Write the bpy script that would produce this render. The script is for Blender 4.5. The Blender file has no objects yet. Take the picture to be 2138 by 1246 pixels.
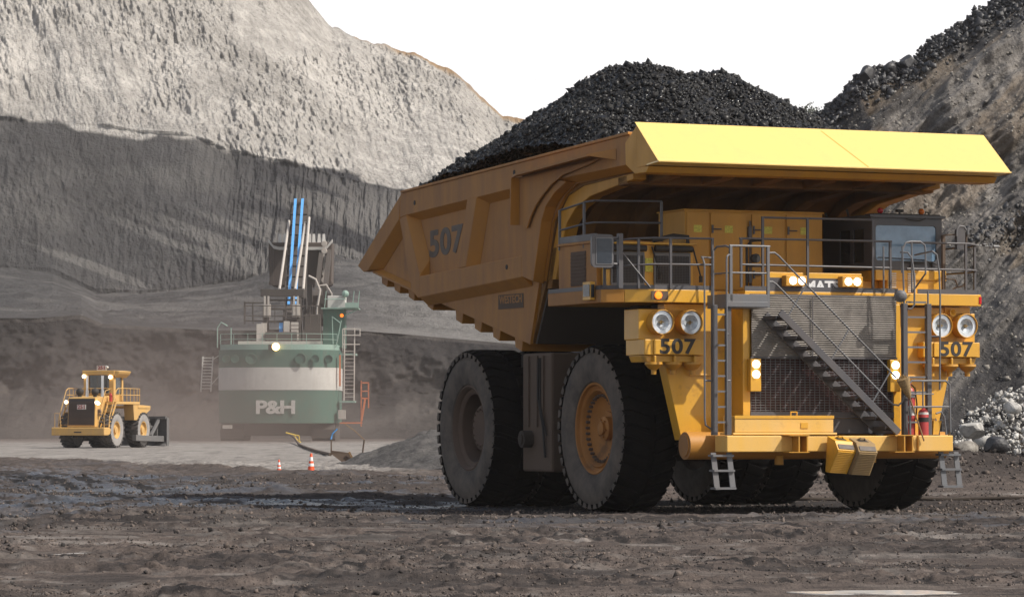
import bpy, math, random
import numpy as np
from mathutils import Vector, Matrix

R = math.radians
rng = random.Random(507)
nrg = np.random.default_rng(507)
SC = bpy.context.scene
COL = SC.collection

# ------------------------------------------------------------------ camera
cam_d = bpy.data.cameras.new('camera')
cam = bpy.data.objects.new('camera', cam_d)
COL.objects.link(cam)
cam.location = (0, 0, 2.0)
cam.rotation_euler = (R(90) + math.atan((882 - 623) / 7200.0), 0, 0)
cam_d.sensor_width = 36.0
cam_d.lens = 36.0 * 7200 / 2138
cam_d.clip_start = 0.5
cam_d.clip_end = 12000
SC.camera = cam

# ------------------------------------------------------------------ light
SUN_AZ = R(23.2 + 48)          # from -Y towards +X
SUN_EL = R(47)
sun_dir = Vector((math.sin(SUN_AZ) * math.cos(SUN_EL), -math.cos(SUN_AZ) * math.cos(SUN_EL), math.sin(SUN_EL)))
sd = bpy.data.lights.new('sun', 'SUN')
sd.energy = 5.0
sd.angle = R(0.53)
sd.color = (1.0, 0.95, 0.87)
sun = bpy.data.objects.new('sun', sd)
COL.objects.link(sun)
sun.rotation_euler = sun_dir.to_track_quat('Z', 'Y').to_euler()
sun.location = (40, -20, 80)

world = bpy.data.worlds.new('World')
SC.world = world
world.use_nodes = True
wn = world.node_tree
wn.nodes.clear()
sky = wn.nodes.new('ShaderNodeTexSky')
sky.sky_type = 'NISHITA'
sky.sun_disc = False
sky.sun_elevation = SUN_EL
# the sky texture measures rotation clockwise from +Y
sky.sun_rotation = math.atan2(sun_dir.x, sun_dir.y)
sky.air_density = 1.3
sky.dust_density = 5.0
sky.ozone_density = 1.0
# thin bright overcast veil: low saturation white-out near the horizon
geo = wn.nodes.new('ShaderNodeNewGeometry')
sep = wn.nodes.new('ShaderNodeSeparateXYZ')
wn.links.new(geo.outputs['Incoming'], sep.inputs[0])
ramp = wn.nodes.new('ShaderNodeValToRGB')
ramp.color_ramp.elements[0].position = 0.0
ramp.color_ramp.elements[0].color = (0.95, 0.95, 0.95, 1)
ramp.color_ramp.elements[1].position = 0.20
ramp.color_ramp.elements[1].color = (0.06, 0.06, 0.06, 1)
el = ramp.color_ramp.elements.new(0.125); el.color = (0.93, 0.93, 0.93, 1)
ab = wn.nodes.new('ShaderNodeMath'); ab.operation = 'ABSOLUTE'
wn.links.new(sep.outputs['Z'], ab.inputs[0])
wn.links.new(ab.outputs[0], ramp.inputs[0])
mixw = wn.nodes.new('ShaderNodeMix'); mixw.data_type = 'RGBA'
wn.links.new(ramp.outputs[0], mixw.inputs[0])
wn.links.new(sky.outputs[0], mixw.inputs[6])
mixw.inputs[7].default_value = (12.6, 12.6, 12.7, 1)
bg = wn.nodes.new('ShaderNodeBackground')
bg.inputs[1].default_value = 0.10
wo = wn.nodes.new('ShaderNodeOutputWorld')
wn.links.new(mixw.outputs[2], bg.inputs[0])
wn.links.new(bg.outputs[0], wo.inputs[0])

SC.view_settings.view_transform = 'Standard'
SC.view_settings.look = 'None'
SC.view_settings.exposure = 0.0
SC.view_settings.gamma = 1.0
SC.cycles.max_bounces = 6
SC.cycles.diffuse_bounces = 3
SC.cycles.glossy_bounces = 3
SC.cycles.transmission_bounces = 4
SC.cycles.volume_bounces = 1
SC.cycles.sample_clamp_indirect = 6.0
SC.cycles.use_denoising = True

# ------------------------------------------------------------------ helpers
class MB:
    """collects shapes, links them as ONE mesh object"""
    def __init__(s):
        s.v = []; s.f = []; s.mi = []; s.m = 0
    def add(s, vs, fs):
        o = len(s.v)
        s.v += [tuple(p) for p in vs]
        for f in fs:
            s.f.append([i + o for i in f]); s.mi.append(s.m)
        return s
    def box(s, u, v, z):
        (a, b), (c, d), (e, f) = u, v, z
        s.add([(a, c, e), (b, c, e), (b, d, e), (a, d, e), (a, c, f), (b, c, f), (b, d, f), (a, d, f)],
              [(3, 2, 1, 0), (4, 5, 6, 7), (0, 1, 5, 4), (1, 2, 6, 5), (2, 3, 7, 6), (3, 0, 4, 7)])
        return s
    def loft(s, A, B):
        """closed loft between polygons A and B (same count)"""
        n = len(A)
        fs = [tuple(range(n))[::-1], tuple(range(n, 2 * n))]
        for i in range(n):
            j = (i + 1) % n
            fs.append((i, j, n + j, n + i))
        s.add(list(A) + list(B), fs); return s
    def prism_u(s, P, u0, u1, P1=None):
        """polygon of (v,z) between u0 and u1"""
        P1 = P1 or P
        return s.loft([(u0, a, b) for a, b in P], [(u1, a, b) for a, b in P1])
    def prism_v(s, P, v0, v1, P1=None):
        P1 = P1 or P
        return s.loft([(a, v0, b) for a, b in P], [(a, v1, b) for a, b in P1])
    def prism_z(s, P, z0, z1, P1=None):
        P1 = P1 or P
        return s.loft([(a, b, z0) for a, b in P], [(a, b, z1) for a, b in P1])
    def tube(s, pts, r, n=8, closed=False, r1=None):
        P = [Vector(p) for p in pts]
        m = len(P); rings = []
        up = None
        for i in range(m):
            if closed: t = (P[(i + 1) % m] - P[i - 1])
            elif i == 0: t = P[1] - P[0]
            elif i == m - 1: t = P[-1] - P[-2]
            else: t = (P[i + 1] - P[i]).normalized() + (P[i] - P[i - 1]).normalized()
            t.normalize()
            if up is None:
                up = Vector((0, 0, 1)) if abs(t.z) < .9 else Vector((0, 1, 0))
            a = t.cross(up)
            if a.length < 1e-4: a = t.cross(Vector((1, 0, 0)))
            a.normalize(); b = a.cross(t).normalized(); up = b
            rr = r if r1 is None else r + (r1 - r) * i / (m - 1)
            rings.append([P[i] + (a * math.cos(k * 2 * math.pi / n) + b * math.sin(k * 2 * math.pi / n)) * rr for k in range(n)])
        vs = [p for g in rings for p in g]; fs = []
        for i in range(m if closed else m - 1):
            i2 = (i + 1) % m
            for k in range(n):
                k2 = (k + 1) % n
                fs.append((i * n + k, i * n + k2, i2 * n + k2, i2 * n + k))
        if not closed:
            fs.append(tuple(range(n))[::-1]); fs.append(tuple(range((m - 1) * n, m * n)))
        s.add(vs, fs); return s
    def bar(s, p0, p1, w, h, up=(0, 0, 1)):
        """rectangular bar, w sideways, h along up"""
        p0, p1 = Vector(p0), Vector(p1)
        t = (p1 - p0).normalized(); upv = Vector(up)
        a = t.cross(upv).normalized() * w / 2; b = a.cross(t).normalized() * h / 2
        A = [p0 - a - b, p0 + a - b, p0 + a + b, p0 - a + b]
        B = [p + (p1 - p0) for p in A]
        return s.loft(A, B)
    def lathe(s, prof, o, d, n=32, cap=True):
        """prof = [(r, t)] turned round axis d from point o"""
        o, d = Vector(o), Vector(d).normalized()
        a = d.cross(Vector((0, 0, 1)))
        if a.length < 1e-3: a = Vector((1, 0, 0))
        a.normalize(); b = d.cross(a)
        vs = []; fs = []
        for r, t in prof:
            for k in range(n):
                w = k * 2 * math.pi / n
                vs.append(o + d * t + (a * math.cos(w) + b * math.sin(w)) * r)
        for i in range(len(prof) - 1):
            for k in range(n):
                k2 = (k + 1) % n
                fs.append((i * n + k, (i + 1) * n + k, (i + 1) * n + k2, i * n + k2))
        if cap:
            fs.append(tuple(range(n))); fs.append(tuple(range((len(prof) - 1) * n, len(prof) * n))[::-1])
        s.add(vs, fs); return s
    def cyl(s, p0, p1, r, r2=None, n=16):
        p0, p1 = Vector(p0), Vector(p1)
        return s.lathe([(r, 0), (r if r2 is None else r2, (p1 - p0).length)], p0, p1 - p0, n)
    def ball(s, c, r, n=12, m=8, sz=1.0):
        prof = [(max(1e-3, r * math.sin(math.pi * i / m)), -r * sz * math.cos(math.pi * i / m)) for i in range(m + 1)]
        return s.lathe(prof, c, (0, 0, 1), n)
    def build(s, name, mats, parent=None, smooth=35, bevel=0):
        me = bpy.data.meshes.new(name)
        me.from_pydata(s.v, [], s.f)
        if not isinstance(mats, (list, tuple)): mats = [mats]
        for m in mats: me.materials.append(m)
        if len(mats) > 1: me.polygons.foreach_set('material_index', s.mi)
        import bmesh
        bm = bmesh.new(); bm.from_mesh(me)
        bmesh.ops.recalc_face_normals(bm, faces=bm.faces)
        bm.to_mesh(me); bm.free()
        if smooth:
            me.polygons.foreach_set('use_smooth', [True] * len(me.polygons))
            me.set_sharp_from_angle(angle=R(smooth))
        o = bpy.data.objects.new(name, me)
        COL.objects.link(o)
        if parent: o.parent = parent
        if bevel:
            b = o.modifiers.new('edge', 'BEVEL'); b.width = bevel; b.segments = 2; b.limit_method = 'ANGLE'; b.angle_limit = R(40)
            b.harden_normals = False
        return o

def empty(name, loc=(0, 0, 0), rz=0.0):
    o = bpy.data.objects.new(name, None); COL.objects.link(o)
    o.location = loc; o.rotation_euler = (0, 0, rz); o.empty_display_size = .3
    return o
def tag(o, label=None, cat=None, group=None, kind=None):
    if label: o['label'] = label
    if cat: o['category'] = cat
    if group: o['group'] = group
    if kind: o['kind'] = kind
    return o
def copy_tree(o, parent=None):
    c = o.copy(); COL.objects.link(c)
    if parent: c.parent = parent
    for ch in list(o.children): copy_tree(ch, c)
    return c
def text(name, body, size, M, mat, parent=None, extrude=.004, bold=0.0, sx=1.0, space=1.0):
    cu = bpy.data.curves.new(name, 'FONT')
    cu.body = body; cu.size = size; cu.extrude = extrude; cu.offset = bold
    cu.align_x = 'CENTER'; cu.align_y = 'CENTER'; cu.space_character = space
    cu.resolution_u = 6
    tmp = bpy.data.objects.new('tmp', cu); COL.objects.link(tmp)
    dg = bpy.context.evaluated_depsgraph_get()
    me = bpy.data.meshes.new_from_object(tmp.evaluated_get(dg))
    bpy.data.objects.remove(tmp); bpy.data.curves.remove(cu)
    me.transform(M @ Matrix.Diagonal((sx, 1, 1, 1)))
    me.materials.clear(); me.materials.append(mat)
    o = bpy.data.objects.new(name, me); COL.objects.link(o)
    if parent: o.parent = parent
    return o
def face_front(p):   # reads when looking along +y
    return Matrix.Translation(p) @ Matrix.Rotation(R(90), 4, 'X')
def face_side(p, tilt=0):    # reads when looking along +x
    m = Matrix(((0, 0, -1, 0), (-1, 0, 0, 0), (0, 1, 0, 0), (0, 0, 0, 1)))
    return Matrix.Translation(p) @ Matrix.Rotation(tilt, 4, 'X') @ m

# ------------------------------------------------------------------ materials
def new_mat(name):
    m = bpy.data.materials.new(name); m.use_nodes = True
    nt = m.node_tree
    return m, nt, nt.nodes['Principled BSDF']
def N(nt, t, **k):
    n = nt.nodes.new(t)
    for a, b in k.items(): setattr(n, a, b)
    return n
def noise(nt, scale, detail=4, rough=.6, stretch=None, coord='Object'):
    tc = N(nt, 'ShaderNodeTexCoord'); out = tc.outputs[coord]
    if stretch:
        mp = N(nt, 'ShaderNodeMapping'); mp.inputs['Scale'].default_value = stretch
        nt.links.new(out, mp.inputs[0]); out = mp.outputs[0]
    n = N(nt, 'ShaderNodeTexNoise'); n.inputs['Scale'].default_value = scale
    n.inputs['Detail'].default_value = detail; n.inputs['Roughness'].default_value = rough
    nt.links.new(out, n.inputs['Vector'])
    return n.outputs['Fac']
def remap(nt, src, a, b, lo=0.0, hi=1.0):
    m = N(nt, 'ShaderNodeMapRange'); m.inputs[1].default_value = a; m.inputs[2].default_value = b
    m.inputs[3].default_value = lo; m.inputs[4].default_value = hi
    nt.links.new(src, m.inputs[0]); return m.outputs[0]
def math_(nt, op, a, b):
    m = N(nt, 'ShaderNodeMath', operation=op)
    for i, x in enumerate((a, b)):
        if isinstance(x, (int, float)): m.inputs[i].default_value = x
        else: nt.links.new(x, m.inputs[i])
    return m.outputs[0]
def mixc(nt, fac, a, b):
    m = N(nt, 'ShaderNodeMix', data_type='RGBA')
    for i, x in ((0, fac), (6, a), (7, b)):
        if isinstance(x, (int, float)): m.inputs[i].default_value = x
        elif isinstance(x, (tuple, list)): m.inputs[i].default_value = (*x, 1)
        else: nt.links.new(x, m.inputs[i])
    return m.outputs[2]
def bump(nt, p, h, strength, dist):
    b = N(nt, 'ShaderNodeBump'); b.inputs['Strength'].default_value = strength; b.inputs['Distance'].default_value = dist
    nt.links.new(h, b.inputs['Height']); nt.links.new(b.outputs[0], p.inputs['Normal'])

def steel(name, base, dust=.25, dustcol=(.16, .12, .095), rough=.42, spec=.5, streak=True, metal=0.0, scale=1.0, coat=0.0, stain=None, side=False):
    m, nt, p = new_mat(name)
    n1 = noise(nt, .9 * scale, 5, .62)
    n2 = noise(nt, 2.2 * scale, 4, .6, (1.5, 1.5, .16)) if streak else noise(nt, 2.2 * scale, 4, .6)
    n3 = noise(nt, 26 * scale, 3, .6)
    f = math_(nt, 'ADD', math_(nt, 'MULTIPLY', n1, .5), math_(nt, 'MULTIPLY', n2, .5))
    f = remap(nt, f, .5 - .22, .5 + .22, max(0, dust - .22), min(1, dust + .25))
    up = N(nt, 'ShaderNodeNewGeometry'); sp = N(nt, 'ShaderNodeSeparateXYZ'); nt.links.new(up.outputs['Normal'], sp.inputs[0])
    upf = remap(nt, sp.outputs['Z'], .75, 1.0, 0, .25 * min(1, dust * 3))
    if side:      # dust colour strongest on faces turned sideways, weaker on the rest
        tn = N(nt, 'ShaderNodeTexCoord'); sx_ = N(nt, 'ShaderNodeSeparateXYZ'); nt.links.new(tn.outputs['Normal'], sx_.inputs[0])
        f = math_(nt, 'MULTIPLY', f, remap(nt, math_(nt, 'ABSOLUTE', sx_.outputs['X'], 0), .45, .9, .35, 1.0))
    f = math_(nt, 'MAXIMUM', f, upf)
    c = mixc(nt, f, base, dustcol)
    c = mixc(nt, remap(nt, n3, .62, .75, 0, .22), c, tuple(x * .35 for x in base))
    if stain:
        c = mixc(nt, remap(nt, noise(nt, 1.6 * scale, 6, .7), .57, .70, 0, .6), c, stain)
    nt.links.new(c, p.inputs['Base Color'])
    nt.links.new(remap(nt, f, 0, .8, rough, min(1, rough + .4)), p.inputs['Roughness'])
    p.inputs['Specular IOR Level'].default_value = spec
    p.inputs['Metallic'].default_value = metal
    p.inputs['Coat Weight'].default_value = coat
    p.inputs['Coat Roughness'].default_value = .12
    bump(nt, p, n3, .12, .01)
    return m
def plain(name, base, rough=.6, metal=0, spec=.5, var=.25, scale=6, bumpd=0):
    m, nt, p = new_mat(name)
    n = noise(nt, scale, 4, .6)
    nt.links.new(mixc(nt, remap(nt, n, .3, .7), tuple(x * (1 - var) for x in base), tuple(x * (1 + var) for x in base)), p.inputs['Base Color'])
    p.inputs['Roughness'].default_value = rough; p.inputs['Metallic'].default_value = metal
    p.inputs['Specular IOR Level'].default_value = spec
    if bumpd: bump(nt, p, n, .6, bumpd)
    return m
def emis(name, col, st):
    m, nt, p = new_mat(name)
    n = noise(nt, 9, 2, .5)
    p.inputs['Base Color'].default_value = (*[min(1, c * .8) for c in col], 1)
    p.inputs['Emission Color'].default_value = (*col, 1)
    nt.links.new(remap(nt, n, .3, .7, st * .9, st * 1.1), p.inputs['Emission Strength'])
    return m

YEL = (.70, .36, .022)
M = {}
M['yellow'] = steel('yellow_paint', YEL, .04, (.22, .145, .07), rough=.36, coat=.15, stain=(.34, .17, .03))
M['yellow_worn'] = steel('worn_bumper_paint', (.72, .40, .05), .30, (.62, .45, .24), rough=.45, stain=(.42, .24, .09))
M['yellow_lip_glare'] = steel('lip_glare_paint', (.82, .58, .17), .10, (.50, .36, .16), rough=.3, coat=.5)  # paler yellow: the sun's glare on the lip put into its colour
M['yellow_dusty'] = steel('dusty_body_paint', (.52, .225, .016), .54, (.190, .118, .092), rough=.5, side=True)
M['yellow_mid'] = steel('soiled_yellow_paint', (.58, .28, .016), .2, (.17, .11, .07), rough=.45)
M['underside'] = steel('shaded_coal_stained_paint', (.30, .13, .012), .5, (.055, .038, .026), rough=.65)  # coal dust, with the canopy's shade also darkened into the paint
M['orange_rim'] = steel('rim_paint', (.46, .18, .02), .36, (.13, .075, .045), rough=.55, stain=(.10, .055, .03), streak=False)
M['brown_rim'] = steel('dusty_rim_paint', (.13, .08, .055), .5, (.10, .075, .06), rough=.75, streak=False)
M['grey'] = steel('dark_grey_paint', (.062, .066, .078), .14, rough=.42)
M['grey_light'] = steel('worn_grey_paint', (.125, .135, .15), .16, rough=.4)
M['cabgrey'] = steel('cab_charcoal_paint', (.05, .056, .068), .1, rough=.38)
M['black'] = steel('black_steel', (.018, .017, .017), .3, (.04, .033, .028), rough=.6)
M['frame'] = steel('soiled_frame_steel', (.035, .028, .022), .5, (.055, .042, .033), rough=.8)
M['tank'] = steel('brown_tank_paint', (.10, .065, .045), .5, (.11, .08, .06), rough=.7)
M['red'] = steel('red_paint', (.42, .018, .02), .06, rough=.35)
M['white'] = steel('white_paint', (.7, .69, .66), .12, rough=.5)
M['chrome'] = plain('bright_metal', (.75, .75, .76), .28, 1.0, var=.05)
M['text'] = plain('dark_lettering', (.028, .024, .022), .55, var=.2)
M['text_faded'] = plain('faded_lettering', (.095, .075, .062), .65, var=.3, scale=3)
M['text_white'] = plain('white_lettering', (.7, .7, .7), .5, var=.08)
M['lens_on'] = emis('lit_lamp_lens', (1, .96, .88), 6)
M['amber_on'] = emis('lit_amber_lens', (1, .20, .01), 1.7)
M['amber'] = plain('amber_plastic', (.6, .14, .01), .25)
M['redlens'] = plain('red_plastic', (.4, .008, .012), .25)
M['reflector'] = plain('lamp_glass', (.62, .66, .70), .16, .35, var=.12, scale=14)
M['reflector_in'] = plain('lamp_reflector', (.58, .63, .68), .25, .35, var=.25, scale=20)
M['bulb'] = plain('lamp_bulb', (.25, .16, .05), .3)
M['sticker'] = plain('yellow_sticker', (.50, .45, .05), .5, var=.3, scale=30)
M['straw'] = plain('straw_bristle', (.28, .19, .09), .9, var=.4, scale=40)
M['wood'] = plain('wood_handle', (.25, .15, .07), .7, var=.3, scale=20)

# tyre rubber with dust on the sidewalls
def rubber(name, base, dust):
    m, nt, p = new_mat(name)
    n = noise(nt, 2.2, 6, .65); n3 = noise(nt, 30, 3, .6)
    nt.links.new(mixc(nt, remap(nt, n, .32, .68), base, dust), p.inputs['Base Color'])
    p.inputs['Roughness'].default_value = .82
    p.inputs['Specular IOR Level'].default_value = .12
    bump(nt, p, n3, .3, .015)
    return m
M['tread'] = rubber('tread_rubber', (.004, .004, .004), (.009, .008, .0075))
M['sidewall'] = rubber('sidewall_rubber', (.075, .067, .062), (.155, .128, .108))

def glass(name, tint, alpha, rough=.04):
    m, nt, p = new_mat(name)
    n = noise(nt, 3, 4, .6)
    nt.links.new(mixc(nt, remap(nt, n, .35, .65), tint, tuple(x * 1.35 for x in tint)), p.inputs['Base Color'])
    p.inputs['Roughness'].default_value = rough
    p.inputs['Specular IOR Level'].default_value = .8
    tr = N(nt, 'ShaderNodeBsdfTransparent'); mx = N(nt, 'ShaderNodeMixShader')
    mx.inputs[0].default_value = alpha
    nt.links.new(tr.outputs[0], mx.inputs[1]); nt.links.new(p.outputs[0], mx.inputs[2])
    nt.links.new(mx.outputs[0], nt.nodes['Material Output'].inputs['Surface'])
    return m
M['windshield'] = glass('sky_blue_windshield', (.20, .31, .43), .66)  # blue base colour stands in for the reflected sky
M['dark_glass'] = glass('dark_side_glass', (.03, .032, .03), .7)
M['mirror'] = plain('mirror_glass', (.02, .027, .038), .2, .15, var=.3, scale=2)

# ------------------------------------------------------------------ numpy noise
def _h(ix, iy, iz):
    h = (ix.astype(np.uint32) * np.uint32(374761393) + iy.astype(np.uint32) * np.uint32(668265263) + iz.astype(np.uint32) * np.uint32(2147483647 - 58))
    h = (h ^ (h >> np.uint32(13))) * np.uint32(1274126177)
    h = h ^ (h >> np.uint32(16))
    return h.astype(np.float64) / 4294967295.0
def vn(x, y, seed=0):
    x = np.asarray(x, float); y = np.asarray(y, float)
    ix = np.floor(x).astype(np.int64); iy = np.floor(y).astype(np.int64)
    fx = x - ix; fy = y - iy
    fx = fx * fx * fx * (fx * (fx * 6 - 15) + 10); fy = fy * fy * fy * (fy * (fy * 6 - 15) + 10)
    s = np.full(ix.shape, seed, np.int64)
    a = _h(ix, iy, s); b = _h(ix + 1, iy, s); c = _h(ix, iy + 1, s); d = _h(ix + 1, iy + 1, s)
    return (a + (b - a) * fx) * (1 - fy) + (c + (d - c) * fx) * fy
def fbm(x, y, oct=4, seed=0, gain=.5):
    r = 0; a = 1; t = 0
    for o in range(oct):
        ca, sa = math.cos(o * 1.1), math.sin(o * 1.1)
        f = 2.03 ** o
        r = r + a * vn((x * ca - y * sa) * f + 17.3 * o, (x * sa + y * ca) * f + 9.1 * o, seed + o * 7); t += a; a *= gain
    return r / t
def fba(x, y, oct=4, seed=0, gain=.5):      # stretched noise: octaves keep the same direction
    r = 0; a = 1; t = 0
    for o in range(oct):
        f = 2.03 ** o
        r = r + a * vn(x * f + 17.3 * o, y * f + 9.1 * o, seed + o * 7); t += a; a *= gain
    return r / t
def sstep(a, b, x):
    t = np.clip((x - a) / (b - a), 0, 1); return t * t * (3 - 2 * t)
def grid_mesh(name, X, Y, Z, mat, attrs=None, smooth=False):
    nr, nc = X.shape
    me = bpy.data.meshes.new(name)
    me.vertices.add(nr * nc)
    co = np.stack([X, Y, Z], -1).reshape(-1).astype(np.float32)
    me.vertices.foreach_set('co', co)
    i = np.arange(nr * nc).reshape(nr, nc)
    q = np.stack([i[:-1, :-1], i[:-1, 1:], i[1:, 1:], i[1:, :-1]], -1).reshape(-1)
    nf = (nr - 1) * (nc - 1)
    me.loops.add(nf * 4); me.polygons.add(nf)
    me.loops.foreach_set('vertex_index', q.astype(np.int32))
    me.polygons.foreach_set('loop_start', np.arange(0, nf * 4, 4, dtype=np.int32))
    me.update(calc_edges=True)
    if smooth: me.polygons.foreach_set('use_smooth', np.ones(nf, bool))
    if attrs is not None:
        at = me.color_attributes.new('mask', 'FLOAT_COLOR', 'POINT')
        a = np.ones((nr * nc, 4), np.float32)
        for k, A in enumerate(attrs): a[:, k] = A.reshape(-1)
        at.data.foreach_set('color', a.reshape(-1))
    me.materials.append(mat)
    o = bpy.data.objects.new(name, me); COL.objects.link(o)
    return o
# scattered lumps of rock as one mesh (numpy)
_t = (1 + 5 ** .5) / 2
ICO_V = np.array([(-1, _t, 0), (1, _t, 0), (-1, -_t, 0), (1, -_t, 0), (0, -1, _t), (0, 1, _t), (0, -1, -_t), (0, 1, -_t), (_t, 0, -1), (_t, 0, 1), (-_t, 0, -1), (-_t, 0, 1)]) / math.sqrt(1 + _t * _t)
ICO_F = np.array([(0, 11, 5), (0, 5, 1), (0, 1, 7), (0, 7, 10), (0, 10, 11), (1, 5, 9), (5, 11, 4), (11, 10, 2), (10, 7, 6), (7, 1, 8), (3, 9, 4), (3, 4, 2), (3, 2, 6), (3, 6, 8), (3, 8, 9), (4, 9, 5), (2, 4, 11), (6, 2, 10), (8, 6, 7), (9, 8, 1)])
OCT_V = np.array([(1, 0, 0), (-1, 0, 0), (0, 1, 0), (0, -1, 0), (0, 0, 1), (0, 0, -1)], float)
OCT_F = np.array([(0, 2, 4), (2, 1, 4), (1, 3, 4), (3, 0, 4), (2, 0, 5), (1, 2, 5), (3, 1, 5), (0, 3, 5)])
def lumps(name, P, S, mat, parent=None, oct=False, flat=(.6, 1.0), jit=.32):
    P = np.asarray(P, float); S = np.asarray(S, float); n = len(P)
    BV, BF = (OCT_V, OCT_F) if oct else (ICO_V, ICO_F)
    k = len(BV)
    V = BV[None] * (1 + nrg.uniform(-jit, jit, (n, k, 1)))
    V = V * nrg.uniform(flat[0], flat[1], (n, 1, 3)) * S[:, None, None]
    q = nrg.normal(size=(n, 4)); q /= np.linalg.norm(q, axis=1)[:, None]
    w, x, y, z = q.T
    Rm = np.stack([1 - 2 * (y * y + z * z), 2 * (x * y - z * w), 2 * (x * z + y * w), 2 * (x * y + z * w), 1 - 2 * (x * x + z * z), 2 * (y * z - x * w), 2 * (x * z - y * w), 2 * (y * z + x * w), 1 - 2 * (x * x + y * y)], -1).reshape(n, 3, 3)
    V = np.einsum('nij,nkj->nki', Rm, V) + P[:, None, :]
    F = (BF[None] + (np.arange(n) * k)[:, None, None]).reshape(-1, 3)
    me = bpy.data.meshes.new(name)
    me.vertices.add(n * k); me.vertices.foreach_set('co', V.reshape(-1).astype(np.float32))
    nf = len(F); me.loops.add(nf * 3); me.polygons.add(nf)
    me.loops.foreach_set('vertex_index', F.reshape(-1).astype(np.int32))
    me.polygons.foreach_set('loop_start', np.arange(0, nf * 3, 3, dtype=np.int32))
    me.update(calc_edges=True)
    me.materials.append(mat)
    o = bpy.data.objects.new(name, me); COL.objects.link(o)
    if parent: o.parent = parent
    return o
# ================================================================== THE SETTING
def attr_rgb(nt):
    a = N(nt, 'ShaderNodeAttribute'); a.attribute_name = 'mask'
    s = N(nt, 'ShaderNodeSeparateColor'); nt.links.new(a.outputs['Color'], s.inputs[0])
    return s.outputs
# --- ground
mg, nt, p = new_mat('pit_floor')
at = attr_rgb(nt)
nA = noise(nt, .35, 6, .65, (1, 2.2, 1)); nB = noise(nt, 3.0, 5, .65); nC = noise(nt, 14, 4, .6)
nS = noise(nt, 1.6, 7, .75, (.5, .9, 1)); nF = noise(nt, 26, 5, .75, (1, .16, 1))
brown = mixc(nt, remap(nt, nB, .3, .7), (.068, .054, .048), (.150, .122, .108))
brown = mixc(nt, remap(nt, nS, .50, .66, 0, .42), brown, (.030, .025, .023))
brown = mixc(nt, remap(nt, nS, .28, .42, .4, 0), brown, (.15, .125, .112))
brown = mixc(nt, remap(nt, nF, .53, .62, 0, .75), brown, (.020, .017, .016))
brown = mixc(nt, remap(nt, nA, .4, .62, 0, .75), brown, (.060, .050, .046))
brown = mixc(nt, remap(nt, nC, .58, .75, 0, .6), brown, (.19, .155, .13))
dust = mixc(nt, remap(nt, nB, .3, .7), (.22, .205, .19), (.34, .315, .295))
dust = mixc(nt, remap(nt, nA, .42, .62, 0, .75), dust, (.13, .118, .11))
dust = mixc(nt, remap(nt, noise(nt, .5, 7, .75, (.4, 1.0, 1)), .53, .66, 0, .75), dust, (.085, .078, .074))
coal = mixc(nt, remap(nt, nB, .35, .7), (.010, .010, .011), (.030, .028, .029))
nL = noise(nt, .9, 7, .75, (1, .07, 1))
dust = mixc(nt, remap(nt, nL, .52, .62, 0, .75), dust, (.10, .092, .086))
dust = mixc(nt, remap(nt, nL, .30, .42, .6, 0), dust, (.42, .40, .375))
c = mixc(nt, at['Red'], brown, dust)
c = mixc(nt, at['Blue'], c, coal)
c = mixc(nt, math_(nt, 'MULTIPLY', at['Green'], .75), c, (.060, .064, .076))  # bluish grey paints the sky's sheen onto the wet mud
nt.links.new(c, p.inputs['Base Color'])
ro = math_(nt, 'SUBTRACT', .93, math_(nt, 'MULTIPLY', at['Green'], .66))
nt.links.new(ro, p.inputs['Roughness'])
nt.links.new(remap(nt, at['Green'], 0, 1, .12, .7), p.inputs['Specular IOR Level'])
bump(nt, p, math_(nt, 'ADD', nC, nF), .7, .035)

def dust_edge(x):   # distance at which the pale dusty floor begins
    return np.interp(x, [-40, -27, -18, -9.4, -7, 0, 40], [190, 182, 158, 134, 131, 138, 150])
def berm_h(x, y):
    yb = 111 + 1.2 * (vn(x / 5, x * 0 + 3, 4) - .5)
    h = .95 * np.exp(-((y - yb) / 2.4) ** 2) * sstep(4, 9, x) * (.65 + .7 * vn(x / 1.7, y / 1.7, 8))
    h += .22 * np.exp(-((y - 103.5 - .02 * x) / .8) ** 2) * sstep(6, 11, x)
    h += .10 * np.exp(-((y - 97.0) / .5) ** 2) * sstep(6, 11, x)
    return h
def puddle_mask(x, y):
    m = 0
    for (cx, cy, ax, ay) in ((4.38, 41.0, .95, .62), (1.45, 46.3, .2, .45), (-6.4, 52.6, .55, .7)):
        r = np.sqrt(((x - cx) / ax) ** 2 + ((y - cy) / ay) ** 2) + .5 * (vn(x * 4, y * 2, 77) - .5)
        m = np.maximum(m, 1 - sstep(.8, 2.6, r))
    return m
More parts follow.
